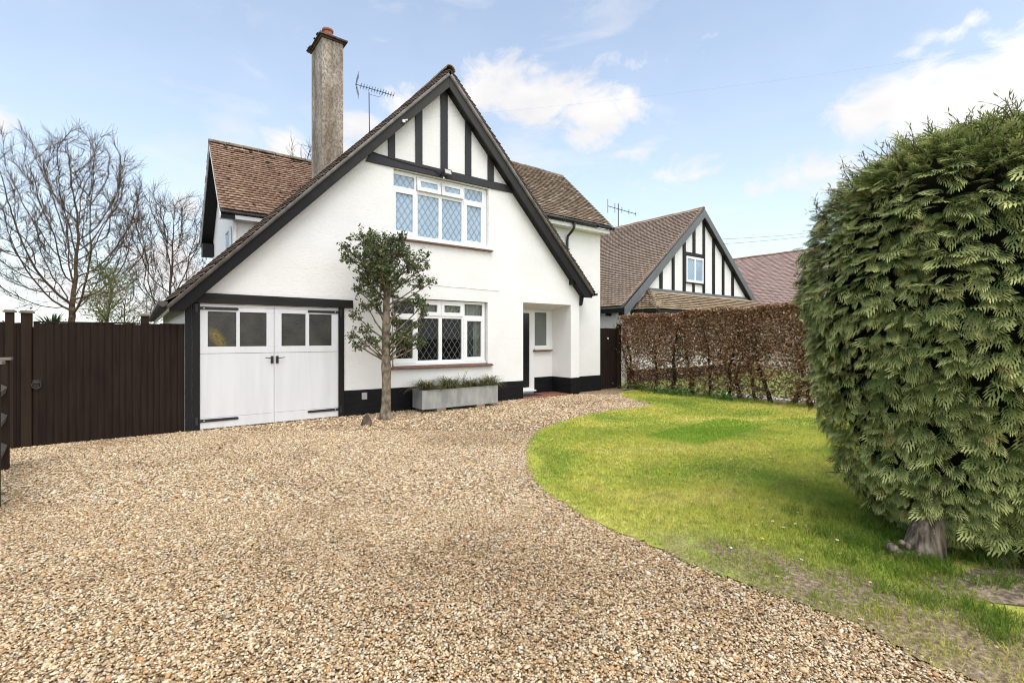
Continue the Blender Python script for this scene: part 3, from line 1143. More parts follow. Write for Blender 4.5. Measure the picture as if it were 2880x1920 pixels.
# ================================================================= THE HOUSE
HOUSE = thing('house', 'white rendered house with a tall black and white timbered gable, garage doors and chimney', 'house', (5.4, 12, 0))
AP = (5.54, 7.43)
zl = lambda x: 2.056 + 1.0476 * (x - .41)
zr = lambda x: 7.43 - 1.0143 * (x - 5.54)
zroof = lambda x: min(zl(x), zr(x))

# front wall with openings (x0,x1,z0,z1)
OPEN = [(.84, 3.147, -.1, 2.13), (4.305, 6.745, 3.70, 5.14), (4.27, 6.72, .93, 2.41), (7.81, 9.495, -.1, 2.455)]


def gable_wall():
    xs = sorted({.63, 9.82, AP[0], *[o[0] for o in OPEN], *[o[1] for o in OPEN]})
    b = MB()
    for x0, x1 in zip(xs[:-1], xs[1:]):
        xm = (x0 + x1) / 2
        cuts = sorted([(o[2], o[3]) for o in OPEN if o[0] <= xm <= o[1]])
        z = -.1
        for c0, c1 in cuts:
            if c0 > z:
                b.quad((x0, YF, z), (x1, YF, z), (x1, YF, c0), (x0, YF, c0))
            z = c1
        b.quad((x0, YF, z), (x1, YF, z), (x1, YF, zroof(x1) - .04), (x0, YF, zroof(x0) - .04))
    for (x0, x1, z0, z1), d in zip(OPEN, (.2, .3, .3, .8)):
        y1 = YF + d
        if d == .8:
            continue
        b.quad((x0, YF, z0), (x0, YF, z1), (x0, y1, z1), (x0, y1, z0))
        b.quad((x1, YF, z0), (x1, y1, z0), (x1, y1, z1), (x1, YF, z1))
        b.quad((x0, YF, z1), (x1, YF, z1), (x1, y1, z1), (x0, y1, z1))
        b.quad((x0, YF, z0), (x0, y1, z0), (x1, y1, z0), (x1, YF, z0))
    # porch recess: side walls, sloping ceiling, back wall
    yb = 10.52
    b.quad((7.81, YF, -.1), (7.81, YF, 2.455), (7.81, yb, 2.345), (7.81, yb, -.1))
    b.quad((9.495, YF, -.1), (9.495, yb, -.1), (9.495, yb, 2.345), (9.495, YF, 2.455))
    b.quad((7.81, YF, 2.455), (9.495, YF, 2.455), (9.495, yb, 2.345), (7.81, yb, 2.345))
    b.quad((7.81, yb, -.1), (9.495, yb, -.1), (9.495, yb, 2.345), (7.81, yb, 2.345))
    # flanks and back
    b.quad((.63, YF, -.1), (.63, 18.2, -.1), (.63, 18.2, 2.2), (.63, YF, 2.2))
    b.quad((9.82, YF, -.1), (9.82, YF, 3.05), (9.82, 18.2, 3.05), (9.82, 18.2, -.1))
    b.add([(.63, 18.2, -.1), (9.82, 18.2, -.1), (9.82, 18.2, 3.05), (AP[0], 18.2, 7.35), (.63, 18.2, 2.2)], [(4, 3, 2, 1, 0)])
    return b.build('front_wall', 'white_render', HOUSE)


gable_wall()
# plinth, 6 mm proud of the wall
b = MB()
zp = lambda x: .506 - .0095 * (x - 3.26)
for x0, x1 in ((3.262, 7.806),):
    b.prism([(x0, -.1), (x1, -.1), (x1, zp(x1)), (x0, zp(x0))], YF - .008, YF + .05)
b.prism([(9.50, -.1), (9.826, -.1), (9.826, .45), (9.50, .45)], YF - .008, YF + .05)
b.box(9.487, 9.50, YF - .008, 10.51, -.1, .45)
b.box(8.80, 9.487, 10.505, 10.515, -.1, .45)
b.box(9.82, 11.012, 10.034, 10.06, -.1, .442)
b.box(9.822, 9.83, YF, 10.034, -.1, .45)
b.box(11.0, 11.012, 10.06, 14.0, -.1, .442)
b.build('plinth', 'black_plinth', HOUSE)

# bargeboards: one board each side
bt = .29
b = MB()
b.prism([(.41, 1.978), (.605, 1.985), (AP[0], AP[1] - bt), (AP[0], AP[1]), (.41, 2.056)], 9.545, 9.59)
b.build('bargeboard', 'barge_timber', HOUSE, bevel=.004)
b = MB()
b.prism([(AP[0] + .002, AP[1] - bt), (9.854, 2.665), (10.128, 2.668), (10.143, 2.761), (AP[0] + .002, AP[1])], 9.545, 9.59)
b.build('bargeboard', 'barge_timber', HOUSE, bevel=.004)
# black soffits behind them
b = MB()
b.prism([(.60, 2.0), (AP[0], AP[1] - bt + .01), (AP[0], AP[1] - bt + .05), (.56, 2.03)], 9.59, 9.76)
b.build('soffit', 'black_timber', HOUSE)
b = MB()
b.prism([(AP[0] + .004, AP[1] - bt + .01), (9.85, 2.69), (9.88, 2.73), (AP[0] + .004, AP[1] - bt + .05)], 9.59, 9.76)
b.build('soffit', 'black_timber', HOUSE)
# corbels under the right verge
b = MB()
b.box(9.42, 9.60, 9.595, 9.745, 3.005, 3.16)
b.build('purlin_end', 'black_timber', HOUSE, bevel=.004)
b = MB()
b.prism([(9.822, 2.44), (9.865, 2.48), (9.90, 2.62), (9.93, 2.76), (9.822, 2.80)], 9.66, 9.79)
b.build('corbel', 'black_timber', HOUSE, bevel=.004)
b = MB()
b.tube([(10.15, 9.5, 2.77), (10.15, 10.0, 2.77)], .055, 10)
b.box(10.14, 10.30, 9.50, 9.60, 2.735, 2.80)
b.build('eave_gutter', 'gutter_black', HOUSE)

# tie beam and studs of the gable
b = MB()
b.prism([(3.70, 5.14), (7.50, 5.165), (7.37, 5.335), (3.80, 5.345)], YF - .035, YF + .06)
b.build('tie_beam', 'charcoal_timber', HOUSE, bevel=.006)
for x0, x1 in ((4.182, 4.334), (4.806, 4.97), (5.425, 5.605), (6.07, 6.238), (6.708, 6.885)):
    b = MB()
    top = lambda x: zroof(x) - bt + .04
    poly = [(x0, 5.342), (x1, 5.342), (x1, top(x1)), (x0, top(x0))]
    if x0 < AP[0] < x1:
        poly = [(x0, 5.342), (x1, 5.342), (x1, top(x1)), (AP[0], top(AP[0])), (x0, top(x0))]
    b.prism(poly, YF - .028, YF + .05)
    b.build('stud', 'charcoal_timber', HOUSE, bevel=.005)
# garage frame
b = MB()
b.prism([(.635, 2.138), (3.437, 2.142), (3.43, 2.30), (.93, 2.31), (.66, 2.21)], YF - .045, YF + .1)
b.build('garage_beam', 'beam_timber', HOUSE, bevel=.008)
b = MB()
b.box(.632, .728, YF - .03, YF + .1, -.05, 2.136)
b.box(.733, .838, YF - .024, YF + .1, -.05, 2.136)
b.build('garage_post', 'black_timber', HOUSE, bevel=.006)
b = MB()
b.box(3.150, 3.258, YF - .03, YF + .1, -.05, 2.136)
b.build('garage_post', 'black_timber', HOUSE, bevel=.006)


# garage doors
def garage_door(x0, x1, panes, hinge_left):
    y = YF - .005
    d = MB()
    zb, zt = .012, 2.125
    # rails and stiles around the panes, boarded panel below
    xs = [x0] + [v for p in panes for v in p] + [x1]
    z0, z1 = 1.40, 2.002
    for a, c in ((xs[0], xs[1]), (xs[2], xs[3]), (xs[4], xs[5])):
        d.box(a, c, y, y + .045, z0, z1)
    d.box(x0, x1, y, y + .045, z1, 2.075)
    d.box(x0, x1, y + .006, y + .045, 2.078, zt)
    d.box(x0, x1, y, y + .045, 1.285, z0)
    ex0, ex1 = (x0, x1)
    d.box(ex0, ex1, y + .005, y + .045, .19, 1.281)
    d.box(ex0, ex1, y, y + .045, zb, .186)
    o = d.build('garage_door', 'white_gloss', HOUSE, bevel=.003)
    for p in panes:
        g = MB()
        g.box(p[0] - .002, p[1] + .002, y + .02, y + .026, z0 - .002, z1 + .002)
        g.build('pane', 'obscured_glass', o)
    # strap hinges
    for zc in (2.052, .150):
        s = MB()
        if hinge_left:
            a, c = x0 - .03, x0 + .575
            s.prism([(a, zc - .026), (c - .02, zc - .022), (c, zc), (c - .02, zc + .022), (a, zc + .026)], y - .012, y + .001)
            bx = x0 + .055
            s.box(x0 - .07, x0 - .03, y - .03, y + .001, zc - .07, zc + .07)
        else:
            a, c = x1 - .575, x1 + .03
            s.prism([(a + .02, zc - .022), (c, zc - .026), (c, zc + .026), (a + .02, zc + .022), (a, zc)], y - .012, y + .001)
            bx = x1 - .055
            s.box(x1 + .03, x1 + .07, y - .03, y + .001, zc - .07, zc + .07)
        s.build('strap_hinge', 'black_iron', o)
        s = MB()
        s.tube([(bx, y - .020, zc), (bx, y - .010, zc)], [.010, .014], 10)
        s.build('bolt_head', 'bolt', o)
    h = MB()
    hx = x1 - .055 if hinge_left else x0 + .005 + .02
    h.box(hx, hx + .045, y - .012, y + .002, 1.09, 1.222)
    sx = -1 if hinge_left else 1
    cx = hx + .022
    h.tube([(cx, y - .01, 1.185), (cx, y - .05, 1.187), (cx + sx * .05, y - .055, 1.187), (cx + sx * .105, y - .05, 1.193), (cx + sx * .12, y - .048, 1.199)], [.008, .008, .008, .007, .007], 8)
    h.build('lever_handle', 'black_iron', o)
    return o


garage_door(.845, 1.987, ((.955, 1.382), (1.437, 1.864)), True)
garage_door(1.993, 3.143, ((2.115, 2.537), (2.601, 3.021)), False)
b = MB()
b.box(.84, 3.15, YF + .06, YF + .08, 0, 2.13)
b.build('door_stop', 'room_dark', HOUSE)


# lattice of lead strips clipped to a pane
def lattice(b, x0, x1, z0, z1, y, pw=.149, ph=.225, w=.0075, double=False, ox=0):
    k = ph / pw
    for sgn in (1, -1):
        n0 = int((x1 - x0 + (z1 - z0) / k) / pw) + 2
        for i in range(-n0, n0 + 1):
            offs = [(0, w)] if not double else ([(0, w * 2.0)] if sgn > 0 else [(-.012, w * .8), (.012, w * .8)])
            for do, ww in offs:
                xs = x0 + i * pw + do + ox
                # x = xs + sgn*(z-z0)/k
                tmin, tmax = 0.0, z1 - z0
                if sgn > 0:
                    tmin, tmax = max(tmin, (x0 - xs) * k), min(tmax, (x1 - xs) * k)
                else:
                    tmin, tmax = max(tmin, (xs - x1) * k), min(tmax, (xs - x0) * k)
                if tmax - tmin < .01:
                    continue
                a = (xs + sgn * tmin / k, z0 + tmin)
                c = (xs + sgn * tmax / k, z0 + tmax)
                dx, dz = sgn / k, 1
                L = math.hypot(dx, dz)
                nx, nz = dz / L * ww / 2, -dx / L * ww / 2
                yy = y - (.0006 if sgn > 0 else 0)
                P = [(a[0] - nx, yy, a[1] - nz), (a[0] + nx, yy, a[1] + nz), (c[0] + nx, yy, c[1] + nz), (c[0] - nx, yy, c[1] - nz)]
                P = [(min(max(p[0], x0), x1), p[1], min(max(p[2], z0), z1)) for p in P]
                b.quad(*P)
                if yy != y:
                    pass


def window(x0, x1, z0, z1, panes, glass, vents, double, sashes):
    """frame with panes; vents = panes that hang open; sashes = raised casements"""
    y = YF + .08
    f = MB()
    # frame as boxes between the pane holes: build by grid cells
    xs = sorted({x0, x1, *[p[0] for p in panes], *[p[1] for p in panes]})
    zs = sorted({z0, z1, *[p[2] for p in panes], *[p[3] for p in panes]})
    holes = panes + vents
    xs = sorted(set(xs) | {v for p in vents for v in p[:2]})
    zs = sorted(set(zs) | {v for p in vents for v in p[2:4]})
    for a, c in zip(xs[:-1], xs[1:]):
        run = None
        for d, e in zip(zs[:-1], zs[1:]):
            xm, zm = (a + c) / 2, (d + e) / 2
            solid = not any(p[0] < xm < p[1] and p[2] < zm < p[3] for p in holes)
            if solid:
                run = (run[0], e) if run else (d, e)
            if (not solid or e == zs[-1]) and run:
                f.box(a, c, y, y + .06, run[0], run[1])
                run = None
    for (a, c, d, e, p) in sashes:
        # raised casement rails around pane p
        f.box(a, p[0], y - .016, y - .0005, d, e)
        f.box(p[1], c, y - .016, y - .0005, d, e)
        f.box(p[0], p[1], y - .016, y - .0005, d, p[2])
        f.box(p[0], p[1], y - .016, y - .0005, p[3], e)
    f.box(x0 - .005, x1 + .005, y - .05, y + .02, z0 - .045, z0 - .002)
    wo = f.build('window', 'upvc', HOUSE)
    g = MB()
    for p in panes:
        g.box(p[0] - .003, p[1] + .003, y + .022, y + .028, p[2] - .003, p[3] + .003)
    for p, gm in [(panes, glass)]:
        g.build('pane', gm, wo)
    l = MB()
    for i, p in enumerate(panes):
        lattice(l, p[0], p[1], p[2], p[3], y + .0195, w=.0095 if double else .0075, double=double, ox=.02 + .05 * (i % 3))
    l.build('leading', 'lead', wo)
    return wo, y


UP = [(4.334, 4.821, 4.796, 5.045), (4.386, 4.783, 3.85, 4.662), (4.904, 5.425, 3.783, 4.702), (5.508, 6.032, 3.783, 4.712), (6.171, 6.572, 3.842, 4.672), (6.112, 6.609, 4.80, 5.06)]
UV = [(4.874, 5.472, 4.775, 5.085), (5.48, 6.068, 4.775, 5.085)]
wo, wy = window(4.315, 6.735, 3.745, 5.125, UP, 'painted_sky_pane', UV, True, [(6.089, 6.664, 3.762, 4.745, UP[4]), (4.33, 4.87, 3.775, 4.735, UP[1])])
# top-hung vents, open at the bottom
for (x0, x1, z0, z1) in UV:
    s = MB()
    t = R(9)
    x0 += .008
    x1 -= .008
    def TP(x, d, h):      # d = depth from sash face, h = below the hinge
        return (x, wy - .012 - h * math.sin(t) + d * math.cos(t), z1 - .01 - h * math.cos(t) - d * math.sin(t))
    def tbox(mb, xa, xb, ha, hb, d0, d1):
        P = [TP(xa, d0, hb), TP(xb, d0, hb), TP(xb, d1, hb), TP(xa, d1, hb), TP(xa, d0, ha), TP(xb, d0, ha), TP(xb, d1, ha), TP(xa, d1, ha)]
        mb.add(P, [(0, 3, 2, 1), (4, 5, 6, 7), (0, 1, 5, 4), (1, 2, 6, 5), (2, 3, 7, 6), (3, 0, 4, 7)])
    H_ = z1 - z0 - .015
    tbox(s, x0, x0 + .082, 0, H_, 0, .05)
    tbox(s, x1 - .082, x1, 0, H_, 0, .05)
    tbox(s, x0 + .082, x1 - .082, 0, .075, 0, .05)
    tbox(s, x0 + .082, x1 - .082, H_ - .085, H_, 0, .05)
    vo = s.build('vent_sash', 'upvc', wo)
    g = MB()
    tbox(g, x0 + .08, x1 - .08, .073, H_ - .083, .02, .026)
    g.build('vent_pane', 'painted_sky_pane', wo)
    l2 = MB()
    hp0, hp1 = .075, H_ - .085
    tmp = MB()
    lattice(tmp, x0 + .082, x1 - .082, 0, hp1 - hp0, 0, double=True)
    for q in tmp.f:
        P = [tmp.v[i] for i in q]
        l2.add([TP(p[0], .0185 + p[1] * .5, hp0 + p[2]) for p in P], [(0, 1, 2, 3)])
    l2.build('vent_leading', 'lead', wo)
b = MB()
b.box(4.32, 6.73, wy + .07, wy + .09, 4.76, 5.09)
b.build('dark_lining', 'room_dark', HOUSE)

LP = [(4.386, 4.783, 1.105, 1.95), (4.906, 5.424, 1.052, 1.987), (5.511, 6.031, 1.052, 1.993), (6.176, 6.573, 1.10, 1.948), (6.113, 6.612, 2.076, 2.344),
      (4.965, 5.385, 2.13, 2.292), (5.567, 5.994, 2.13, 2.292), (4.335, 4.82, 2.076, 2.344)]
wl, wy = window(4.33, 6.683, .995, 2.395, LP, 'clear_glass', [], False,
                [(6.087, 6.652, 1.015, 2.012, LP[3]), (4.33, 4.86, 1.015, 2.012, LP[0]), (5.49, 6.068, 2.048, 2.368, LP[6]), (4.885, 5.47, 2.048, 2.368, LP[5])])
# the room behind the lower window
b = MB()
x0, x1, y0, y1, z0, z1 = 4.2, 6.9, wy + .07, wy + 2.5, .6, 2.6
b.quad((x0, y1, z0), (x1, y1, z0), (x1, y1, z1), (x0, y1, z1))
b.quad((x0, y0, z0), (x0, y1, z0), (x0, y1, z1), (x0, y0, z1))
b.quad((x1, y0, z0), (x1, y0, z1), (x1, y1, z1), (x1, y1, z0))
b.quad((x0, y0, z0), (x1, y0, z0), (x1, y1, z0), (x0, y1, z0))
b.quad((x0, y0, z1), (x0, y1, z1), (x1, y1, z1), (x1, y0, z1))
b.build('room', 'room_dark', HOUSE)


def curtain(x0, x1, z0, z1, y, mat, folds):
    n = folds * 8
    V, F = [], []
    for i in range(n + 1):
        x = x0 + (x1 - x0) * i / n
        dy = .028 * math.sin(i / n * folds * 2 * math.pi) + random.uniform(-.004, .004)
        V += [(x, y + dy, z0), (x, y + dy * .6, z1)]
    for i in range(n):
        F.append((2 * i, 2 * i + 2, 2 * i + 3, 2 * i + 1))
    c = MB()
    c.add(V, F)
    return c.build('curtain', mat, wl, smooth=True)


curtain(6.44, 6.80, .75, 2.05, wy + .14, 'curtain', 6)
curtain(6.30, 6.46, .75, 2.05, wy + .17, 'curtain_dark', 2)
curtain(4.9, 6.8, 2.06, 2.45, wy + .14, 'curtain', 22)

# sills
for (x0, x1, z0, z1) in ((4.26, 6.838, 3.628, 3.668), (4.229, 6.835, .882, .922)):
    b = MB()
    b.add([(x0, YF - .075, z0), (x1, YF - .075, z0), (x1, YF + .05, z0), (x0, YF + .05, z0), (x0, YF - .07, z0 + .028), (x1, YF - .07, z0 + .028), (x1, YF + .05, z1 + .03), (x0, YF + .05, z1 + .03)],
          [(0, 3, 2, 1), (4, 5, 6, 7), (0, 1, 5, 4), (1, 2, 6, 5), (2, 3, 7, 6), (3, 0, 4, 7)])
    b.build('window_sill', 'brown_tile_sill', HOUSE, bevel=.006)

# porch: door, side window, floor
yb = 10.52
b = MB()
b.box(8.0, 8.615, yb - .03, yb - .012, .19, 2.235)
b.build('front_door', 'door_black', HOUSE)
b = MB()
b.box(7.83, 8.79, yb - .045, yb - .006, 2.236, 2.30)
b.box(8.618, 8.79, yb - .045, yb - .006, .10, 2.236)
b.box(8.0, 8.618, yb - .045, yb - .006, .10, .19)
b.box(7.83, 8.0, yb - .045, yb - .006, .10, 2.236)
b.box(7.83, 8.82, yb - .10, yb - .046, .075, .115)
b.build('door_frame', 'upvc', HOUSE, bevel=.004)
b = MB()
b.box(8.79, 9.37, yb - .045, yb - .006, 2.265, 2.30)
b.box(8.79, 9.37, yb - .045, yb - .006, 1.255, 1.335)
b.box(9.245, 9.37, yb - .045, yb - .006, 1.335, 2.265)
b.box(8.792, 8.81, yb - .043, yb - .006, 1.335, 2.265)
sw = b.build('side_window', 'upvc', HOUSE, bevel=.004)
b = MB()
b.box(8.81, 9.245, yb - .028, yb - .02, 1.335, 2.265)
b.build('pane', 'frosted_grey', sw)
b = MB()
b.box(8.74, 9.43, yb - .10, yb - .004, 1.175, 1.215)
b.build('window_sill', 'brown_tile_sill', HOUSE, bevel=.006)
b = MB()
b.box(8.80, 9.40, yb - .075, yb - .046, 1.216, 1.25)
b.build('sill_trim', 'upvc', sw)
b = MB()
b.box(7.812, 9.48, YF - .04, yb - .01, -.08, .018)
b.build('porch_floor', 'red_floor', HOUSE)
b = MB()
b.box(8.0, 8.62, 9.95, 10.38, .018, .034)
tag(b.build('doormat', 'rubber', origin=(8.3, 10.1, .018)), 'black rubber doormat on the red porch floor before the front door', 'doormat')
b = MB()
b.box(3.618, 3.725, YF - .022, YF - .006, .304, .441)
for i in range(1, 6):
    for k in range(1, 7):
        b.box(3.618 + i * .018 - .003, 3.618 + i * .018 + .003, YF - .026, YF - .0225, .304 + k * .0195 - .005, .304 + k * .0195 + .005)
b.build('air_brick', 'grey_box', HOUSE)
# hairline step in the render above the lower window
b = MB()
pts = [(5.2, 2.735), (5.393, 2.728), (5.7, 2.716), (6.1, 2.718), (6.5, 2.708), (7.052, 2.706)]
for a, c in zip(pts[:-1], pts[1:]):
    b.add([(a[0], YF - .012, a[1]), (c[0], YF - .012, c[1]), (c[0], YF + .001, c[1] + .014), (a[0], YF + .001, a[1] + .014), (a[0], YF + .001, a[1] - .004), (c[0], YF + .001, c[1] - .004)],
          [(0, 1, 2, 3), (0, 4, 5, 1)])
b.build('render_lip', 'white_render', HOUSE)

# main roof
ml = math.hypot(1, 1.0476)
mr_ = math.hypot(1, 1.0143)
LL = (AP[0] - .37) * ml
tile_roof('roof_slope', 'tile_dark', HOUSE, (.37, 9.505, zl(.37) + .05), (0, 1, 0), (1, 0, 1.0476), 8.9, LL, lift=.068, th=.016, deck=.06, slip=.003, jit=.002)
RL = (10.17 - AP[0]) * mr_
tile_roof('roof_slope', 'tile_dark', HOUSE, (10.17, 9.505, zr(10.17) + .05), (0, 1, 0), (-1, 0, 1.0143), 8.9, RL, lift=.068, th=.016, deck=.06, slip=.003, jit=.002)
ridge_run('ridge_tiles', 'ridge_tile', HOUSE, (AP[0], 9.49, AP[1] + .10), (AP[0], 18.4, AP[1] + .10), .125)
# left eave: fascia and gutter
b = MB()
b.box(.40, .43, 9.592, 18.3, 1.985, 2.06)
b.build('eave_fascia', 'soffit_beige', HOUSE)
b = MB()
n = 10
V, F = [], []
for yy in (9.50, 18.3):
    for q in range(n):
        th = math.pi + math.pi * q / (n - 1)
        V.append((.325 + .068 * math.cos(th), yy, 2.125 + .075 * math.sin(th)))
for q in range(n - 1):
    F.append((q, q + 1, n + q + 1, n + q))
F.append(tuple(range(n)))
b.add(V, F)
yy = 9.9
while yy < 18:
    b.tube([(.325, yy, 2.09), (.325, yy + .05, 2.09)], .068, 10)
    yy += .45
b.build('eave_gutter', 'gutter_brown', HOUSE)

# chimney stack
b = MB()
b.box(3.492, 4.0, 12.0, 12.88, 4.6, 8.70)
ch = b.build('chimney', 'weathered_render', HOUSE, bevel=.015)
b = MB()
b.box(3.46, 4.035, 11.965, 12.915, 8.70, 8.735)
b.box(3.415, 4.085, 11.915, 12.965, 8.735, 8.765, j=.006)
b.box(3.435, 4.06, 11.94, 12.94, 8.766, 8.79, j=.006)
for k in range(9):
    q = random.uniform(12.0, 12.95)
    b.box(3.40 + random.uniform(0, .01), 3.47, q, q + .09, 8.79, 8.79 + random.uniform(.01, .035), j=.012)
b.build('chimney_cap', 'cap_stone', ch)
b = MB()
b.lathe((3.76, 12.44, 8.785), [(.14, 0), (.135, .02), (.105, .06), (.10, .22), (.125, .235), (.125, .265), (.105, .28), (.11, .33), (.135, .345), (.135, .385), (.10, .39), (.095, .34)], 20)
b.build('chimney_pot', 'terracotta', ch, smooth=False)

# rear left wing: gable end facing left, roof slope facing the drive
LE, LRD, LRR = (13.84, 4.72), (16.03, 7.05), (18.45, 4.62)
b = MB()
b.add([(1.94, 14.1, 0), (1.94, 18.2, 0), (1.94, 18.2, 4.75), (1.94, 16.03, 6.85), (1.94, 14.1, 4.85)], [(0, 4, 3, 2, 1)])
b.quad((1.94, 14.1, 0), (5.0, 14.1, 0), (5.0, 14.1, 4.8), (1.94, 14.1, 4.8))
b.quad((1.94, 18.2, 0), (1.94, 18.2, 4.8), (5.0, 18.2, 4.8), (5.0, 18.2, 0))
b.build('wing_wall', 'white_render', HOUSE)
b = MB()
b.box(1.63, 5.0, 13.86, 13.895, 4.505, 4.60)
b.box(1.63, 5.0, 13.895, 14.1, 4.505, 4.53)
b.box(1.932, 2.0, 14.06, 14.098, 3.2, 4.504)
b.build('wing_fascia', 'white_paint', HOUSE, bevel=.003)
b = MB()
b.box(1.62, 5.0, 13.85, 13.89, 4.625, 4.652)
b.build('eave_gutter', 'gutter_black', HOUSE)
sl = (LRD[1] - LE[1]) / (LRD[0] - LE[0])
tile_roof('roof_slope', 'tile_red', HOUSE, (1.6, 13.80, 4.665), (1, 0, 0), (0, 1, (7.0 - 4.665) / (16.03 - 13.80)), 3.4, math.hypot(2.23, 2.335),
          gauge=.112, lift=.062, th=.014, jit=.004, deck=.04, slip=.004, moss_fn=lambda c: .13 * max(0, (c[2] - 6.62) / .4) + random.uniform(-.03, .06), deck_inset=.01)
tile_roof('roof_slope', 'tile_red', HOUSE, (1.6, 18.50, 4.57), (1, 0, 0), (0, -1, (7.0 - 4.57) / (18.5 - 16.03)), 3.4, math.hypot(2.47, 2.43),
          gauge=.112, lift=.062, th=.014, jit=.004, deck=.04)
ridge_run('ridge_tiles', 'ridge_tile', HOUSE, (1.59, 16.03, 7.06), (5.0, 16.03, 7.06), .10, .42)
# its verge: white boards outside, black soffit within
b = MB()
for (y0, z0, y1, z1) in ((13.82, 4.62, 16.03, 6.96), (18.48, 4.52, 16.03, 6.96)):
    d = 1 if y1 > y0 else -1
    poly = [(y0, z0 - .01), (y1, z1), (y1, z1 - .075), (y0, z0 - .085)]
    if d < 0:
        poly = poly[::-1]
    b.prism_x(poly, 1.598, 1.63)
b.build('verge_board', 'white_paint', HOUSE)
b = MB()
for (y0, z0, y1, z1) in ((13.84, 4.58, 16.03, 6.92), (18.46, 4.48, 16.03, 6.92)):
    poly = [(y0, z0), (y1, z1), (y1, z1 - .10), (y0, z0 - .10)]
    if y1 < y0:
        poly = poly[::-1]
    b.prism_x(poly, 1.632, 1.936)
b.box(1.632, 1.936, 18.0, 18.44, 4.12, 4.5)
b.build('verge_soffit', 'black_timber', HOUSE)
b = MB()
b.box(1.90, 1.93, 14.40, 14.62, 3.3, 4.42)
b.box(1.90, 1.93, 15.25, 15.32, 3.3, 4.42)
b.box(1.90, 1.93, 14.62, 15.25, 4.34, 4.42)
w2 = b.build('window', 'upvc', HOUSE)
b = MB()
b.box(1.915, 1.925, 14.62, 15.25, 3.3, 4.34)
b.build('pane', 'painted_sky_pane', w2)

# right wing set back beside the gable
b = MB()
b.quad((9.82, 10.05, -.1), (11.0, 10.05, -.1), (11.0, 10.05, 4.72), (9.82, 10.05, 4.72))
b.quad((8.0, 10.05, 2.9), (9.82, 10.05, 2.9), (9.82, 10.05, 4.72), (8.0, 10.05, 4.72))
b.add([(11.0, 10.05, -.1), (11.0, 14.0, -.1), (11.0, 14.0, 4.6), (11.0, 11.9, 6.75), (11.0, 10.05, 4.72)], [(0, 1, 2, 3, 4)])
b.quad((11.0, 14.0, -.1), (9.0, 14.0, -.1), (9.0, 14.0, 4.6), (11.0, 14.0, 4.6))
b.build('wing_wall', 'white_render', HOUSE)
b = MB()
b.box(8.3, 11.14, 9.80, 9.83, 4.625, 4.735)
b.box(8.3, 11.14, 9.83, 10.05, 4.625, 4.645)
b.build('wing_fascia', 'white_paint', HOUSE, bevel=.003)
b = MB()
b.tube([(8.3, 9.745, 4.785), (11.26, 9.745, 4.785)], .052, 12)
for x in (8.62, 9.2, 9.9, 10.55, 11.1):
    b.tube([(x, 9.745, 4.785), (x + .05, 9.745, 4.785)], .06, 12)
b.build('eave_gutter', 'gutter_black', HOUSE, smooth=True)
b = MB()
b.tube([(9.62, 9.745, 4.76), (9.62, 9.745, 4.62), (9.60, 9.80, 4.52), (9.60, 9.98, 4.40), (9.60, 10.0, 4.30), (9.60, 10.0, 2.5)], .036, 10)
b.box(9.53, 9.68, 9.985, 10.04, 4.02, 4.06)
b.build('downpipe', 'gutter_black', HOUSE, smooth=False)
tile_roof('roof_slope', 'tile_brown', HOUSE, (7.2, 9.76, 4.80), (1, 0, 0), (0, 1, (6.86 - 4.80) / (11.9 - 9.76)), 4.0, math.hypot(2.14, 2.06),
          gauge=.1, lift=.06, th=.014, jit=.004, deck=.04, slip=.003, clip=lambda p: p[2] > zr(p[0]) - .25)
tile_roof('roof_slope', 'tile_brown', HOUSE, (7.2, 14.1, 4.7), (1, 0, 0), (0, -1, (6.86 - 4.7) / (14.1 - 11.9)), 4.0, math.hypot(2.2, 2.16), lift=.035, deck=.04)
ridge_run('ridge_tiles', 'ridge_tile', HOUSE, (6.3, 11.9, 6.90), (11.2, 11.9, 6.90), .085, .4)

# ---------------------------------------------------------------- things on the house
t = thing('tv_aerial', 'tall thin rooftop aerial with a long toothed boom beside the chimney', 'aerial', (5.04, 13, 6.98))
b = MB()
b.tube([(5.045, 13, 6.95), (5.03, 13, 8.24)], .012, 8)
b.build('mast', 'aerial_metal', t)
b = MB()
A0, A1 = Vector((4.66, 13, 8.345)), Vector((5.63, 12.75, 8.235))
b.tube([A0, A1], .009, 6)
b.tube([(5.03, 13, 8.19), (5.28, 12.86, 8.13), (5.35, 12.83, 8.26)], .005, 6)
for i in range(13):
    p = A0.lerp(A1, .14 + .86 * i / 12)
    b.tube([p + Vector((-.016, -.10, .03)), p + Vector((.016, .10, -.03))], .006, 4)
    b.tube([p + Vector((.004, -.0, -.02)), p + Vector((-.004, 0, .02))], .012, 4)
b.build('boom', 'aerial_metal', t)
b = MB()
for s_ in (1, -1):
    top = A0 + Vector((.08, 0, .27 * s_))
    b.tube([A0, top], .007, 5)
    for i in range(1, 6):
        p = A0.lerp(top, i / 5)
        b.tube([p + Vector((-.07, -.2, 0)), p + Vector((.07, .2, 0))], .004, 4)
b.build('reflector', 'aerial_metal', t)

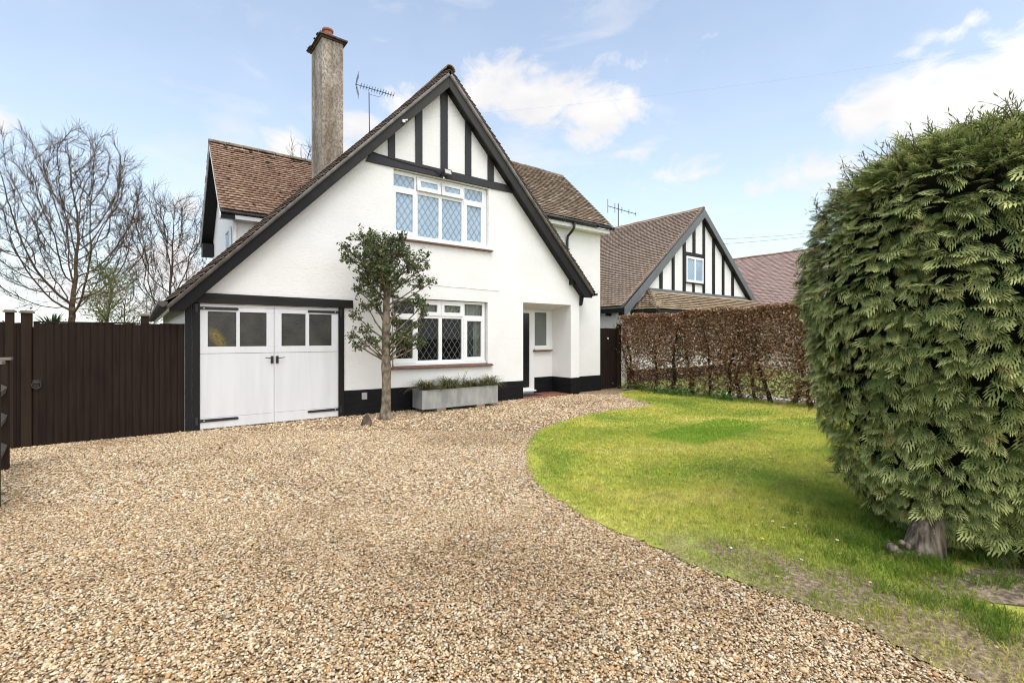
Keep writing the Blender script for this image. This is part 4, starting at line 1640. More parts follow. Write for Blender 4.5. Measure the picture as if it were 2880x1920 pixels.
t = thing('floodlight', 'small black floodlight with pale lens above the upper window', 'floodlight', (5.52, 9.62, 5.24))
M = Matrix.Translation((5.525, 9.60, 5.255)) @ Matrix.Rotation(R(8), 4, 'Z') @ Matrix.Rotation(R(-14), 4, 'X')
def tb(mb, x0, x1, y0, y1, z0, z1):
    k = MB().box(x0, x1, y0, y1, z0, z1)
    mb.add([M @ Vector(p) for p in k.v], k.f)
b = MB()
tb(b, -.11, .11, -.02, .03, -.07, .07)
for i in range(6):
    tb(b, -.09 + i * .03, -.08 + i * .03, .03, .045, -.06, .06)
b.build('lamp_body', 'black_iron', t)
b = MB()
tb(b, -.082, .082, -.0245, -.0205, -.046, .046)
b.build('lens', 'lamp_glass', t)
b = MB()
b.box(5.40, 5.43, 9.62, YF - .035, 5.14, 5.24)
b.tube([(5.42, 9.60, 5.165), (5.42, 9.64, 5.19), (5.50, 9.66, 5.23)], .022, 8)
b.build('bracket', 'black_iron', t)
b = MB()
b.lathe((5.42, 9.585, 5.105), [(.004, -.018), (.016, -.012), (.018, 0), (.012, .012)], 10)
b.build('motion_sensor', 'upvc', t)
b = MB()
b.tube([(3.75, YF - .045, 5.36), (4.0, YF - .041, 5.33), (4.5, YF - .041, 5.285), (5.0, YF - .041, 5.27), (5.25, YF - .041, 5.275), (5.33, YF - .05, 5.24), (5.41, 9.66, 5.2)], .009, 6)
b.build('power_lead', 'cable_black', t)

t = thing('telephone_cable', 'thin telephone wire running from a white bracket on the gable', 'cable', (4.45, 9.52, 6.09))
P0, P1 = Vector((4.47, 9.50, 6.11)), Vector((17.8, .2, 8.6))
b = MB()
pts = []
for i in range(25):
    q = i / 24
    p = P0.lerp(P1, q)
    p.z -= 4 * .22 * q * (1 - q)
    pts.append(p)
b.tube(pts, .0006, 5)
b.tube([(4.40, 9.535, 6.04), (4.36, 9.58, 5.95), (4.25, 9.68, 5.88), (4.15, YF - .02, 5.80)], .006, 5)
b.build('wire', 'cable_black', t)
b = MB()
b.box(4.40, 4.46, 9.50, 9.543, 6.05, 6.10)
b.tube([(4.45, 9.51, 6.09), (4.50, 9.48, 6.11)], .016, 8)
b.build('wall_bracket', 'upvc', t)


# ================================================================= FENCES AND GATES
def boards(xs, y, z0, z1, mb):
    for a, c in zip(xs[:-1], xs[1:]):
        zz = z1 + random.uniform(-.006, .006)
        yy = y + random.uniform(-.003, .003)
        P = [(a, yy - .026, z0), (c + .012, yy - .004, z0), (c + .012, yy + .012, z0), (a, yy + .002, z0),
             (a, yy - .026, zz), (c + .012, yy - .004, zz), (c + .012, yy + .012, zz), (a, yy + .002, zz)]
        mb.add(P, [(0, 3, 2, 1), (4, 5, 6, 7), (0, 1, 5, 4), (1, 2, 6, 5), (2, 3, 7, 6), (3, 0, 4, 7)])


GATE_X = [-1.116, -1.039, -.953, -.871, -.796, -.711, -.629, -.551, -.465, -.382, -.294, -.206, -.132, -.051, .045]
t = thing('garden_gate', 'wide dark brown vertical boarded gate with an iron ring latch', 'gate', (-.5, 9.76, 0))
b = MB()
boards(GATE_X, 9.765, .0, 1.765, b)
b.box(-1.178, -1.114, 9.75, 9.79, .0, 1.768)
b.box(-1.178, .045, 9.785, 9.83, .3, .42)
b.box(-1.178, .045, 9.785, 9.83, 1.4, 1.52)
b.box(-1.178, .047, 9.745, 9.80, 1.767, 1.79)
b.build('boarding', 'fence_timber', t)
b = MB()
ring = [(-1.143 + .048 * math.cos(a), 9.722, .872 + .048 * math.sin(a)) for a in np.linspace(0, 2 * math.pi, 22)]
b.tube(ring, .009, 8)
b.tube([(-1.143, 9.75, .915), (-1.143, 9.715, .915)], .02, 10)
b.box(-1.185, -1.10, 9.742, 9.75, .84, .95)
b.build('ring_latch', 'steel_ring', t)


def post(parent, x0, x1, y, z, cap=.02):
    b = MB()
    b.box(x0, x1, y, y + (x1 - x0), -.05, z)
    p = b.build('post', 'post_timber', parent, bevel=.005)
    b = MB()
    b.box(x0 - cap, x1 + cap, y - cap, y + (x1 - x0) + cap, z, z + .022)
    b.box(x0 - cap * .3, x1 + cap * .3, y - cap * .3, y + (x1 - x0) + cap * .3, z + .022, z + .034)
    b.build('post_cap', 'old_rail', p)
    return p


t = thing('board_fence', 'dark brown close boarded fence with capped posts left of the garage', 'fence', (-1.3, 9.76, 0))
post(t, -1.464, -1.378, 9.74, 1.91)
post(t, -1.305, -1.194, 9.73, 1.905)
post(t, .049, .155, 9.80, 1.90)
b = MB()
boards([-1.38, -1.345, -1.30], 9.775, -.02, 1.76, b)
boards([-1.196, -1.18], 9.79, -.02, 1.7, b)
boards([-3.4 + .12 * i for i in range(17)], 9.785, -.02, 1.77, b)
b.build('panel', 'fence_timber', t)
b = MB()
boards([.058, .138, .217, .293, .369, .447, .535, .628], 9.765, .0, 1.78, b)
b.box(.10, .628, 9.79, 9.83, 1.4, 1.5)
b.build('panel', 'fence_timber', t)

t = thing('rail_fence', 'old grey post and rail fence with weathered caps at the left edge', 'fence', (-1.1, 7.3, 0))
for (x, y, h) in ((-1.05, 6.40, 1.31), (-1.26, 8.25, 1.29)):
    b = MB()
    b.box(x - .055, x + .055, y - .055, y + .055, -.05, h)
    p = b.build('post', 'post_timber', t, bevel=.006)
    b = MB()
    b.box(x - .08, x + .08, y - .08, y + .08, h, h + .028)
    b.build('post_cap', 'old_rail', p)
for z0 in (.95, .62, .27):
    b = MB()
    a, c = Vector((-1.09, 5.9, z0 + .02)), Vector((-1.305, 8.42, z0))
    pts = [a, c]
    d = (c - a).normalized()
    s_ = Vector((d.y, -d.x, 0))
    tri = [s_ * .06 + Vector((0, 0, -.05)), s_ * .075 + Vector((0, 0, .02)), Vector((0, 0, .075)), -s_ * .02 + Vector((0, 0, -.05))]
    V = [p + q for p in pts for q in tri]
    b.add(V, [(0, 1, 2, 3), (7, 6, 5, 4), (0, 4, 5, 1), (1, 5, 6, 2), (2, 6, 7, 3), (3, 7, 4, 0)])
    b.build('rail', 'weathered_rail', t)

t = thing('side_gate', 'narrow dark brown gate between the house and the beech hedge', 'gate', (11.35, 10.15, 0))
b = MB()
boards([11.02 + .098 * i for i in range(11)], 10.15, .01, 1.845, b)
b.box(11.02, 11.81, 10.17, 10.21, 1.5, 1.6)
b.box(11.02, 11.81, 10.17, 10.21, .3, .4)
b.build('boarding', 'fence_timber', t)
b = MB()
b.tube([(11.42, 10.118, 1.535), (11.42, 10.105, 1.535)], [.034, .030], 14)
b.build('round_disc', 'soffit_beige', t)
b = MB()
b.box(11.80, 11.905, 10.0, 10.10, -.05, 1.98)
tag(b.build('gate_post', 'post_timber', origin=(11.85, 10.05, 0), bevel=.006), 'square brown timber post between side gate and beech hedge', 'post')


# ================================================================= PLANTER
t = thing('planter', 'long galvanised metal trough planter standing below the lower window', 'planter', (5.62, 9.38, .07))
px0, px1, py0, py1, pz0, pz1 = 4.67, 6.58, 9.15, 9.60, .07, .452
b = MB()
w = .018
b.box(px0, px1, py0, py0 + w, pz0, pz1)
b.box(px0, px1, py1 - w, py1, pz0, pz1)
b.box(px0, px0 + w, py0 + w, py1 - w, pz0, pz1)
b.box(px1 - w, px1, py0 + w, py1 - w, pz0, pz1)
b.box(px0 + w, px1 - w, py0 + w, py1 - w, pz0, pz0 + .02)
b.build('trough', 'galv', t, bevel=.004)
b = MB()
for (a, c, d, e) in ((px0 - .006, px1 + .006, py0 - .012, py0 + .03), (px0 - .006, px1 + .006, py1 - .03, py1 + .012), (px0 - .012, px0 + .03, py0 + .03, py1 - .03), (px1 - .03, px1 + .012, py0 + .03, py1 - .03)):
    b.box(a, c, d, e, pz1 + .0005, pz1 + .012)
b.box(px0 - .004, px1 + .004, py0 - .004, py0 - .0005, pz0 - .002, pz0 + .018)
b.box(px0 - .004, px0 + .02, py0 - .004, py0 - .0005, pz0 + .02, pz1 - .002)
b.box(px1 - .02, px1 + .004, py0 - .004, py0 - .0005, pz0 + .02, pz1 - .002)
b.build('rim', 'galv', t)
b = MB()
b.box(px0 + .02, px1 - .02, py0 + .02, py1 - .02, pz1 - .08, pz1 - .03)
b.build('soil', 'soil', t)
for nm, x0, x1 in (('left', 5.0, 5.22), ('right', 6.0, 6.22)):
    b = MB()
    b.box(x0, x1, 9.13, 9.56, -.03, .068, j=.004)
    tag(b.build('wooden_block', 'block_wood', origin=(x0, 9.3, 0)), 'short wooden block propping up the %s half of the metal planter' % nm, 'block', 'blocks under the planter')


def arching_clump(name, label, cx, cy, z, n, length, mat, group, spread=1.0, wdt=.006):
    V, F, Rn = [], [], []
    for i in range(n):
        a = random.uniform(0, 2 * math.pi)
        L = length * random.uniform(.55, 1.15)
        up = random.uniform(.35, 1.25)
        ox, oy = random.gauss(0, .07), random.gauss(0, .045)
        d = Vector((math.cos(a), math.sin(a) * .8, 0))
        side = Vector((-d.y, d.x, 0)).normalized()
        p = Vector((cx + ox, cy + oy, z))
        v = d * .55 * spread + Vector((0, 0, up))
        v.normalize()
        r = random.random()
        base = len(V)
        for k in range(6):
            ww = wdt * (1 - (k / 5) ** 1.7) + .0008
            V += [p - side * ww, p + side * ww]
            Rn += [r, r]
            p = p + v * (L / 5)
            v = (v + Vector((0, 0, -.40)) + d * .10).normalized()
            if p.y > 9.70:
                p.y = 9.70
        for k in range(5):
            q = base + 2 * k
            F.append((q, q + 1, q + 3, q + 2))
    o = np_mesh(name, np.array([tuple(q) for q in V]), np.array(F), [mat], attrs={'rnd': Rn}, origin=(cx, cy, z))
    return tag(o, label, 'plant', group)


G = 'grass clumps growing in the metal planter'
arching_clump('sedge_clump', 'arching olive grass clump spilling over the left end of the planter', 4.84, 9.34, .44, 330, .52, 'sedge_blade', G)
arching_clump('sedge_clump', 'largest and tallest grass clump in the middle of the planter', 5.42, 9.32, .44, 430, .60, 'sedge_blade', G)
arching_clump('sedge_clump', 'low thin grass clump right of the biggest clump in the planter', 5.98, 9.34, .44, 220, .46, 'sedge_blade', G)
arching_clump('sedge_clump', 'wispy grass clump trailing over the right end of the planter', 6.46, 9.34, .44, 260, .55, 'sedge_blade', G)


def daffodil(label, x, y, z, h, heads, lean):
    t = thing('daffodil', label, 'flower', (x, y, z), 'daffodils in the metal planter')
    V, F, Rn = [], [], []
    for k in range(7):
        a = random.uniform(0, 6.28)
        ln = h * random.uniform(.55, .85)
        q = len(V)
        ox, oy = random.uniform(-.015, .015), random.uniform(-.015, .015)
        for i in range(4):
            s_ = i / 3
            ww = .007 * (1 - s_ ** 2) + .001
            c = (x + ox + math.cos(a) * .05 * s_ * s_, y + oy + math.sin(a) * .03 * s_ * s_, z + ln * s_)
            V += [(c[0] - ww, c[1], c[2]), (c[0] + ww, c[1], c[2])]
            Rn += [.4, .6]
        for i in range(3):
            F.append((q + 2 * i, q + 2 * i + 1, q + 2 * i + 3, q + 2 * i + 2))
    np_mesh('leaves', np.array(V), np.array(F), ['weed_leaf'], t, attrs={'rnd': Rn})
    for (dx, dh) in heads:
        tip = Vector((x + dx + lean, y - .02, z + h * dh))
        b = MB()
        b.tube([(x, y, z), (x + dx * .4, y, z + h * dh * .6), tip], .0035, 6)
        b.build('stem', 'weed_leaf', t)
        b = MB()
        for i in range(6):
            a = i * math.pi / 3
            d1 = Vector((math.cos(a), -.25, math.sin(a) * .8))
            d2 = Vector((math.cos(a + .45), -.2, math.sin(a + .45) * .8))
            d3 = Vector((math.cos(a - .45), -.2, math.sin(a - .45) * .8))
            b.add([tip, tip + d3 * .018, tip + d1 * .034, tip + d2 * .018], [(0, 1, 2, 3)])
        b.tube([tip + Vector((0, 0, 0)), tip + Vector((0, -.025, -.004))], [.008, .014], 8)
        b.build('bloom', 'petal_pale', t)
    return t


daffodil('short daffodil with two yellow blooms in the left end of the planter', 4.88, 9.36, .41, .20, ((0, .9), (.06, 1.08)), .01)
daffodil('single small yellow daffodil bloom rising from the biggest grass clump', 5.30, 9.38, .41, .32, ((-.02, 1.0),), 0)
daffodil('tallest daffodil with three blooms right of the biggest grass clump', 5.82, 9.40, .41, .40, ((-.16, .88), (.04, 1.05), (.09, 1.04)), 0)
daffodil('daffodil with two closed buds near the right end of the planter', 6.27, 9.38, .41, .24, ((-.05, 1.0), (.11, .85)), 0)


# ================================================================= STONES
def rock(name, label, cat, c, size, mat, seed, peak=0.0):
    r = np.random.default_rng(seed)
    V, F = [], []
    nu, nv = 12, 8
    for j in range(nv + 1):
        ph = -.35 + (math.pi / 2 + .35) * j / nv
        for i in range(nu):
            th = 2 * math.pi * i / nu
            k = 1 + .22 * math.sin(2 * th + seed) * math.cos(ph) + r.normal(0, .06)
            zz = math.sin(ph)
            sh = 1 - peak * max(zz, 0)
            V.append((c[0] + size[0] * k * sh * math.cos(ph) * math.cos(th) + size[0] * .12 * max(zz, 0), c[1] + size[1] * k * sh * math.cos(ph) * math.sin(th), c[2] + size[2] * zz))
    for j in range(nv):
        for i in range(nu):
            i2 = (i + 1) % nu
            F.append((j * nu + i, j * nu + i2, (j + 1) * nu + i2, (j + 1) * nu + i))
    o = np_mesh(name, np.array(V), np.array(F), [mat], origin=c)
    return tag(o, label, cat)


rock('stone', 'pointed brown stone standing on the gravel beside the holly trunk', 'stone', (3.25, 8.52, 0), (.085, .075, .21), 'stone_brown', 3, .35)
rock('stone', 'small pale stone at the foot of the post by the beech hedge', 'stone', (11.95, 9.72, 0), (.075, .07, .10), 'stone_pale', 5, .2)


# ================================================================= TREES
def grow(mb_pts, start, d, L, r, level, spec, rnd):
    """recursive branch; appends (points, radii, level)"""
    nseg = spec['seg'][level]
    p = Vector(start)
    d = Vector(d).normalized()
    pts, rad = [p.copy()], [r]
    for i in range(nseg):
        d = d + Vector((rnd.gauss(0, 1), rnd.gauss(0, 1), rnd.gauss(0, 1))) * spec['wob'][level] + Vector((0, 0, spec['up'][level]))
        d.normalize()
        p = p + d * (L / nseg)
        pts.append(p.copy())
        rad.append(r * (1 - (i + 1) / nseg * spec['taper'][level]))
    mb_pts.append((pts, rad, level))
    if level + 1 >= len(spec['seg']):
        return
    n = spec['kids'][level]
    n = int(n * rnd.uniform(.8, 1.2) + .5)
    for k in range(n):
        q = spec['start'][level] + (1 - spec['start'][level]) * (k + rnd.random() * .8) / n
        q = min(q, .999)
        i = min(int(q * nseg), nseg - 1)
        f = q * nseg - i
        bp = pts[i].lerp(pts[i + 1], f)
        br = rad[i] + (rad[i + 1] - rad[i]) * f
        ax = (pts[i + 1] - pts[i]).normalized()
        o = ax.orthogonal().normalized()
        o.rotate(Matrix.Rotation(rnd.uniform(0, 2 * math.pi), 3, ax))
        lo_, hi_ = spec['ang'][level]
        an = R(rnd.uniform(lo_, hi_)) if level else R(lo_ + (hi_ - lo_) * (1 - (q - spec['start'][0]) / (1 - spec['start'][0])) + rnd.gauss(0, 7))
        nd = ax * math.cos(an) + o * math.sin(an)
        grow(mb_pts, bp, nd, L * spec['len'][level] * rnd.uniform(.7, 1.15) * (1 - .35 * q), br * spec['thin'][level], level + 1, spec, rnd)


def bare_tree(label, base, height, radius, seed, bark='bark_grey', npts=2200, zlow=.18, step=.34, r0=.011, twigs=3, twl=.75, fork=.22, group='bare trees beyond the house'):
    """crown filled by growing branches towards points spread through its dome"""
    from mathutils import kdtree
    r = np.random.default_rng(seed)
    rnd = random.Random(seed)
    t = thing('bare_tree', label, 'tree', base, group)
    zc, hz = height * (.5 + zlow / 2), height * (.5 - zlow / 2)
    u = r.normal(0, 1, (npts, 3))
    u /= np.linalg.norm(u, axis=1)[:, None]
    q = u * (r.random(npts) ** .45)[:, None]
    lump = 1 + .13 * np.sin(3 * np.arctan2(u[:, 1], u[:, 0]) + seed) + .1 * np.sin(5 * u[:, 2] + 2 * seed)
    pts = q * lump[:, None] * np.array([radius, radius, hz]) + np.array([0, 0, zc])
    pts[:, :2] *= np.clip(.55 + .6 * (pts[:, 2:3] / height), .5, 1)
    pts = [Vector(p) for p in pts if p[2] > height * zlow]
    nodes, par = [Vector((0, 0, -.1))], [-1]
    zf = height * fork
    while nodes[-1].z < zf:
        nodes.append(nodes[-1] + Vector((rnd.gauss(0, .05), rnd.gauss(0, .05), step)))
        par.append(len(nodes) - 2)
    alive = pts
    nkid = {}
    kill = step * 1.5
    for it in range(90):
        kd = kdtree.KDTree(len(nodes))
        for i, n in enumerate(nodes):
            kd.insert(n, i)
        kd.balance()
        pull, keep = {}, []
        for p in alive:
            co, i, d = kd.find(p)
            if d < kill:
                continue
            keep.append(p)
            v = (p - co)
            v.normalize()
            pull[i] = pull.get(i, Vector((0, 0, 0))) + v
        alive = keep
        if not pull:
            break
        for i, v in pull.items():
            g = v.normalized()
            if par[i] >= 0:
                g = g + (nodes[i] - nodes[par[i]]).normalized() * .55
            g = g + Vector((rnd.gauss(0, .12), rnd.gauss(0, .12), .10 + rnd.gauss(0, .1)))
            q_ = nodes[i] + g.normalized() * step
            near, j_, d_ = kd.find(q_)
            if d_ < step * .55 or nkid.get(i, 0) > 2:
                continue
            nkid[i] = nkid.get(i, 0) + 1
            nodes.append(q_)
            par.append(i)
    n = len(nodes)
    kids = [[] for _ in range(n)]
    for i in range(1, n):
        kids[par[i]].append(i)
    rad = [0.0] * n
    for i in range(n - 1, -1, -1):
        if not kids[i]:
            rad[i] = r0
        else:
            rad[i] = sum(rad[k] ** 2.25 for k in kids[i]) ** (1 / 2.25)
    k_ = height * .021 / max(rad[0], 1e-6)
    rad = [r0 * .8 + max(0, q_ - r0) * k_ if k_ < 1 else q_ for q_ in rad]
    O = Vector(base)
    tr, br = MB(), MB()
    done = set()
    stack = [(0, None)]
    while stack:
        i, up = stack.pop()
        chain = ([up] if up is not None else []) + [i]
        while kids[chain[-1]]:
            ks = sorted(kids[chain[-1]], key=lambda k: -rad[k])
            for k in ks[1:]:
                stack.append((k, chain[-1]))
            chain.append(ks[0])
        rr = [rad[c] for c in chain]
        if up is not None:
            rr[0] = min(rr[0], rr[1] * 1.15)
        P = [O + nodes[c] for c in chain]
        if len(P) < 2:
            continue
        (tr if up is None else br).tube(P, rr, 8 if up is None else (5 if rr[0] > .03 else 3), cap=False)
    # fine twigs from every outer node
    for i in range(n):
        if rad[i] > r0 * 2.2 or nodes[i].z < zf:
            continue
        d0 = (nodes[i] - nodes[par[i]]).normalized()
        for _ in range(twigs):
            d = (d0 + Vector((rnd.gauss(0, .5), rnd.gauss(0, .5), rnd.gauss(.22, .4)))).normalized()
            L = twl * rnd.uniform(.5, 1.2)
            p0 = O + nodes[i]
            p1 = p0 + d * L * .5
            p2 = p1 + (d + Vector((rnd.gauss(0, .2), rnd.gauss(0, .2), .15))).normalized() * L * .5
            br.tube([p0, p1, p2], [r0 * .75, r0 * .6, r0 * .4], 3, cap=False)
    tr.build('trunk', bark, t, smooth=True)
    br.build('branches', bark, t)
    return t


cw = lambda xd, zc: ((xd - 1176) / 1127 * zc * math.cos(YAW) + zc * math.sin(YAW), -(xd - 1176) / 1127 * zc * math.sin(YAW) + zc * math.cos(YAW))
x, y = cw(165, 28)
bare_tree('largest bare winter tree with a broad crown beyond the boarded gate', (x, y, 0), 12.9, 4.7, 5, npts=3000, twigs=5, step=.32)
x, y = cw(392, 36)
bare_tree('narrower bare tree standing between the big tree and the garage roof', (x, y, 0), 12.6, 3.5, 9, npts=1700, step=.38, r0=.013, twigs=5, twl=.9)
x, y = cw(705, 40)
bare_tree('bare treetop showing over the red tiled roof behind the chimney', (x, y, 0), 17.3, 3.6, 21, npts=700, step=.5, r0=.017, twigs=3, twl=.9)
x, y = cw(295, 25)
bare_tree('small twiggy bare tree low beside the greenish ivy covered shrub', (x, y, 0), 5.0, 2.1, 33, 'twig_brown', npts=600, step=.24, r0=.008, twigs=3, twl=.4)


def leaf_cloud(pts_fn, n, size, flat=.5):
    """n small folded leaves at points from pts_fn; returns V,F,rnd"""
    C = np.array([pts_fn() for _ in range(n)])
    a = rng.normal(0, 1, (n, 3))
    a /= np.linalg.norm(a, axis=1)[:, None]
    bq = rng.normal(0, 1, (n, 3))
    bq -= (bq * a).sum(1)[:, None] * a
    bq /= np.linalg.norm(bq, axis=1)[:, None]
    c = np.cross(a, bq)
    s = size * rng.uniform(.6, 1.3, n)[:, None]
    V = np.stack([C - a * s, C + bq * s * flat + c * s * .15, C + a * s, C - bq * s * flat + c * s * .15], 1)
    F = (np.arange(n) * 4)[:, None] + np.arange(4)[None]
    return V.reshape(-1, 3), F, np.repeat(rng.random(n), 4)


# green leafing shrub in front of the bare trees
x, y = cw(228, 23)
t = thing('ivy_shrub', 'thin olive green leafy tree in front of the bare trees', 'tree', (x, y, 0))
rnd = random.Random(4)
segs = []
grow(segs, (x, y, -.1), (.05, 0, 1), 4.2, .10, 0, dict(seg=[5, 4, 3], wob=[.08, .14, .2], up=[.05, .08, .05], taper=[.5, .8, .8], kids=[14, 6, 0], start=[.15, .2, 0],
     ang=[(25, 60), (25, 60), (0, 0)], len=[.5, .55, 0], thin=[.5, .6, 0]), rnd)
b = MB()
tips = []
for pts, rad, lv in segs:
    b.tube(pts, [max(q, .012) for q in rad], 5, cap=False)
    if lv:
        tips += pts[1:]
b.build('trunk', 'bark_mossy', t)
V, F, rr = leaf_cloud(lambda: tuple(rnd.choice(tips) + Vector((rnd.gauss(0, .18), rnd.gauss(0, .18), rnd.gauss(0, .18)))), 2600, .055)
np_mesh('crown', V, F, ['ivy_leaf'], t, attrs={'rnd': rr})

# spiky palm behind the gate
x, y = cw(120, 13.5)
t = thing('palm', 'dark spiky palm tuft showing above the boarded gate', 'palm', (x, y, 0))
b = MB()
b.tube([(x, y, -.1), (x, y, 1.75)], [.12, .1], 10)
b.build('trunk', 'bark_dark', t)
V, F, rr = [], [], []
for i in range(110):
    a = random.uniform(0, 6.28)
    e = random.uniform(-.2, 1.3)
    L = random.uniform(.45, .75)
    d = Vector((math.cos(a) * math.cos(e), math.sin(a) * math.cos(e), math.sin(e)))
    s_ = d.cross(Vector((0, 0, 1))).normalized() * .018
    p = Vector((x, y, 1.72))
    m_ = p + d * L * .55
    e_ = p + d * L + Vector((0, 0, -.12 * L))
    q = len(V)
    V += [p - s_, p + s_, m_ + s_ * 1.2, m_ - s_ * 1.2, e_]
    F += [(q, q + 1, q + 2), (q, q + 2, q + 3), (q + 3, q + 2, q + 4)]
    rr += [random.random()] * 5
np_mesh('fronds', np.array([tuple(v) for v in V]), np.array(F), ['palm_leaf'], t, attrs={'rnd': rr})
x, y = cw(45, 16)
t = thing('shrub', 'pale grey green shrub peeping between the two tall fence posts', 'shrub', (x, y, 0))
b = MB()
b.tube([(x, y, -.1), (x, y, 1.2)], [.06, .04], 7)
b.build('stem', 'bark_dark', t)
V, F, rr = leaf_cloud(lambda: (x + random.gauss(0, .5), y + random.gauss(0, .5), 1.35 + random.gauss(0, .3)), 1500, .05)
np_mesh('foliage', V, F, ['shrub_leaf'], t, attrs={'rnd': rr})


# holly standard on the gravel before the house
def holly():
    bx, by = 3.78, 8.92
    t = thing('holly_tree', 'small clipped holly tree with a bare pale trunk standing on the gravel', 'tree', (bx, by, 0))
    b = MB()
    pts, rad = [], []
    prof = [(-.05, .175), (.02, .15), (.10, .118), (.25, .105), (.5, .10), (.8, .098), (.93, .108), (1.0, .112), (1.06, .10), (1.3, .092), (1.6, .088), (2.0, .08), (2.5, .065), (3.0, .045), (3.4, .02)]
    for z_, r_ in prof:
        pts.append((bx + .012 * math.sin(z_ * 3.1) + .006 * z_, by + .01 * math.cos(z_ * 2.3), z_))
        rad.append(r_ * (.86 if z_ > .1 else .95))
    b.tube(pts, rad, 14)
    b.build('trunk', 'bark_holly', t, smooth=True)
    rnd = random.Random(12)
    # leafy clusters: offsets across the view (X mostly), depth, height, radius
    cl = []
    def put(ox, oz, r, k):
        for _ in range(k):
            cl.append((ox, rnd.uniform(-.25, .25), oz, r))
    main = [(0, 3.15, .42), (-.25, 3.25, .33), (.25, 3.2, .35), (-.42, 2.95, .30), (.42, 2.95, .32), (-.1, 2.75, .38), (.2, 2.65, .32), (-.35, 2.62, .26), (.05, 3.42, .28), (-.28, 3.45, .2), (.26, 3.42, .22),
            (.62, 2.85, .22), (-.62, 3.0, .2), (-.72, 3.22, .16), (.72, 3.05, .15), (.68, 2.62, .2), (.86, 2.62, .14), (0, 2.42, .26), (-.3, 2.38, .24), (-.5, 2.45, .18)]
    low = [(-.32, 2.12, .2), (-.52, 1.95, .16), (-.2, 2.2, .18), (-.38, 1.72, .16), (-.58, 1.62, .16), (-.35, 1.5, .2), (-.52, 1.42, .17), (-.2, 1.45, .16), (.12, 1.9, .15), (.66, 2.3, .19), (.62, 2.1, .18), (.72, 1.98, .14),
           (.3, 1.62, .2), (.5, 1.55, .22), (.42, 1.38, .2), (.68, 1.42, .18), (.24, 1.8, .16), (.55, 1.75, .16), (.36, 2.25, .14), (0, 1.6, .14), (.1, 1.45, .15)]
    clusters = [(x_, rnd.uniform(-.28, .28), z_, r_) for x_, z_, r_ in main] + [(x_, rnd.uniform(-.12, .12), z_, r_) for x_, z_, r_ in low]
    clusters += [(rnd.uniform(-.4, .4), rnd.choice((-1, 1)) * rnd.uniform(.25, .5), rnd.uniform(2.6, 3.3), .28) for _ in range(10)]
    # the crown is laid out across the view, so turn its width a little towards the camera
    ca, sa = math.cos(-R(22)), math.sin(-R(22))
    limbs = MB()
    V_all, F_all, R_all, off = [], [], [], 0
    for (ox, oy, oz, r) in clusters:
        cx, cy = bx + ox * ca - oy * sa, by + ox * sa + oy * ca
        cy = min(cy, 9.55)
        zt = max(1.1, oz - .28 - rnd.random() * .2 - .25 * math.hypot(ox, oy))
        s0 = Vector((bx + .006 * zt, by, zt))
        e0 = Vector((cx, cy, oz))
        mid = s0.lerp(e0, .5) + Vector((rnd.gauss(0, .03), rnd.gauss(0, .03), rnd.uniform(-.04, .04)))
        limbs.tube([s0, mid, e0], [.022, .014, .007], 6, cap=False)
        k = int(250 * (r / .25) ** 2)
        tips = []
        for _ in range(int(13 * (r / .2) ** 1.5)):
            v = Vector((rnd.gauss(0, 1), rnd.gauss(0, 1), rnd.gauss(.25, 1))).normalized() * r * rnd.uniform(.55, 1.25)
            tp = e0 + v
            tp.y = min(tp.y, 9.66)
            limbs.tube([e0.lerp(mid, rnd.random() * .4), e0 + v * .5 + Vector((rnd.gauss(0, .02), 0, rnd.gauss(0, .02))), tp], [.006, .0045, .003], 4, cap=False)
            tips.append((e0 + v * .4, tp))
        def pt():
            a, c = rnd.choice(tips)
            q = a.lerp(c, rnd.uniform(-.1, 1.05))
            return (q.x + rnd.gauss(0, .022), min(q.y + rnd.gauss(0, .022), 9.7), q.z + rnd.gauss(0, .022))
        V, F, rr = leaf_cloud(pt, k, .030, .52)
        V_all.append(V)
        F_all.append(F + off)
        R_all.append(rr)
        off += len(V)
    limbs.build('branches', 'bark_holly', t)
    np_mesh('crown', np.concatenate(V_all), np.concatenate(F_all), ['holly_leaf'], t, attrs={'rnd': np.concatenate(R_all)})


holly()


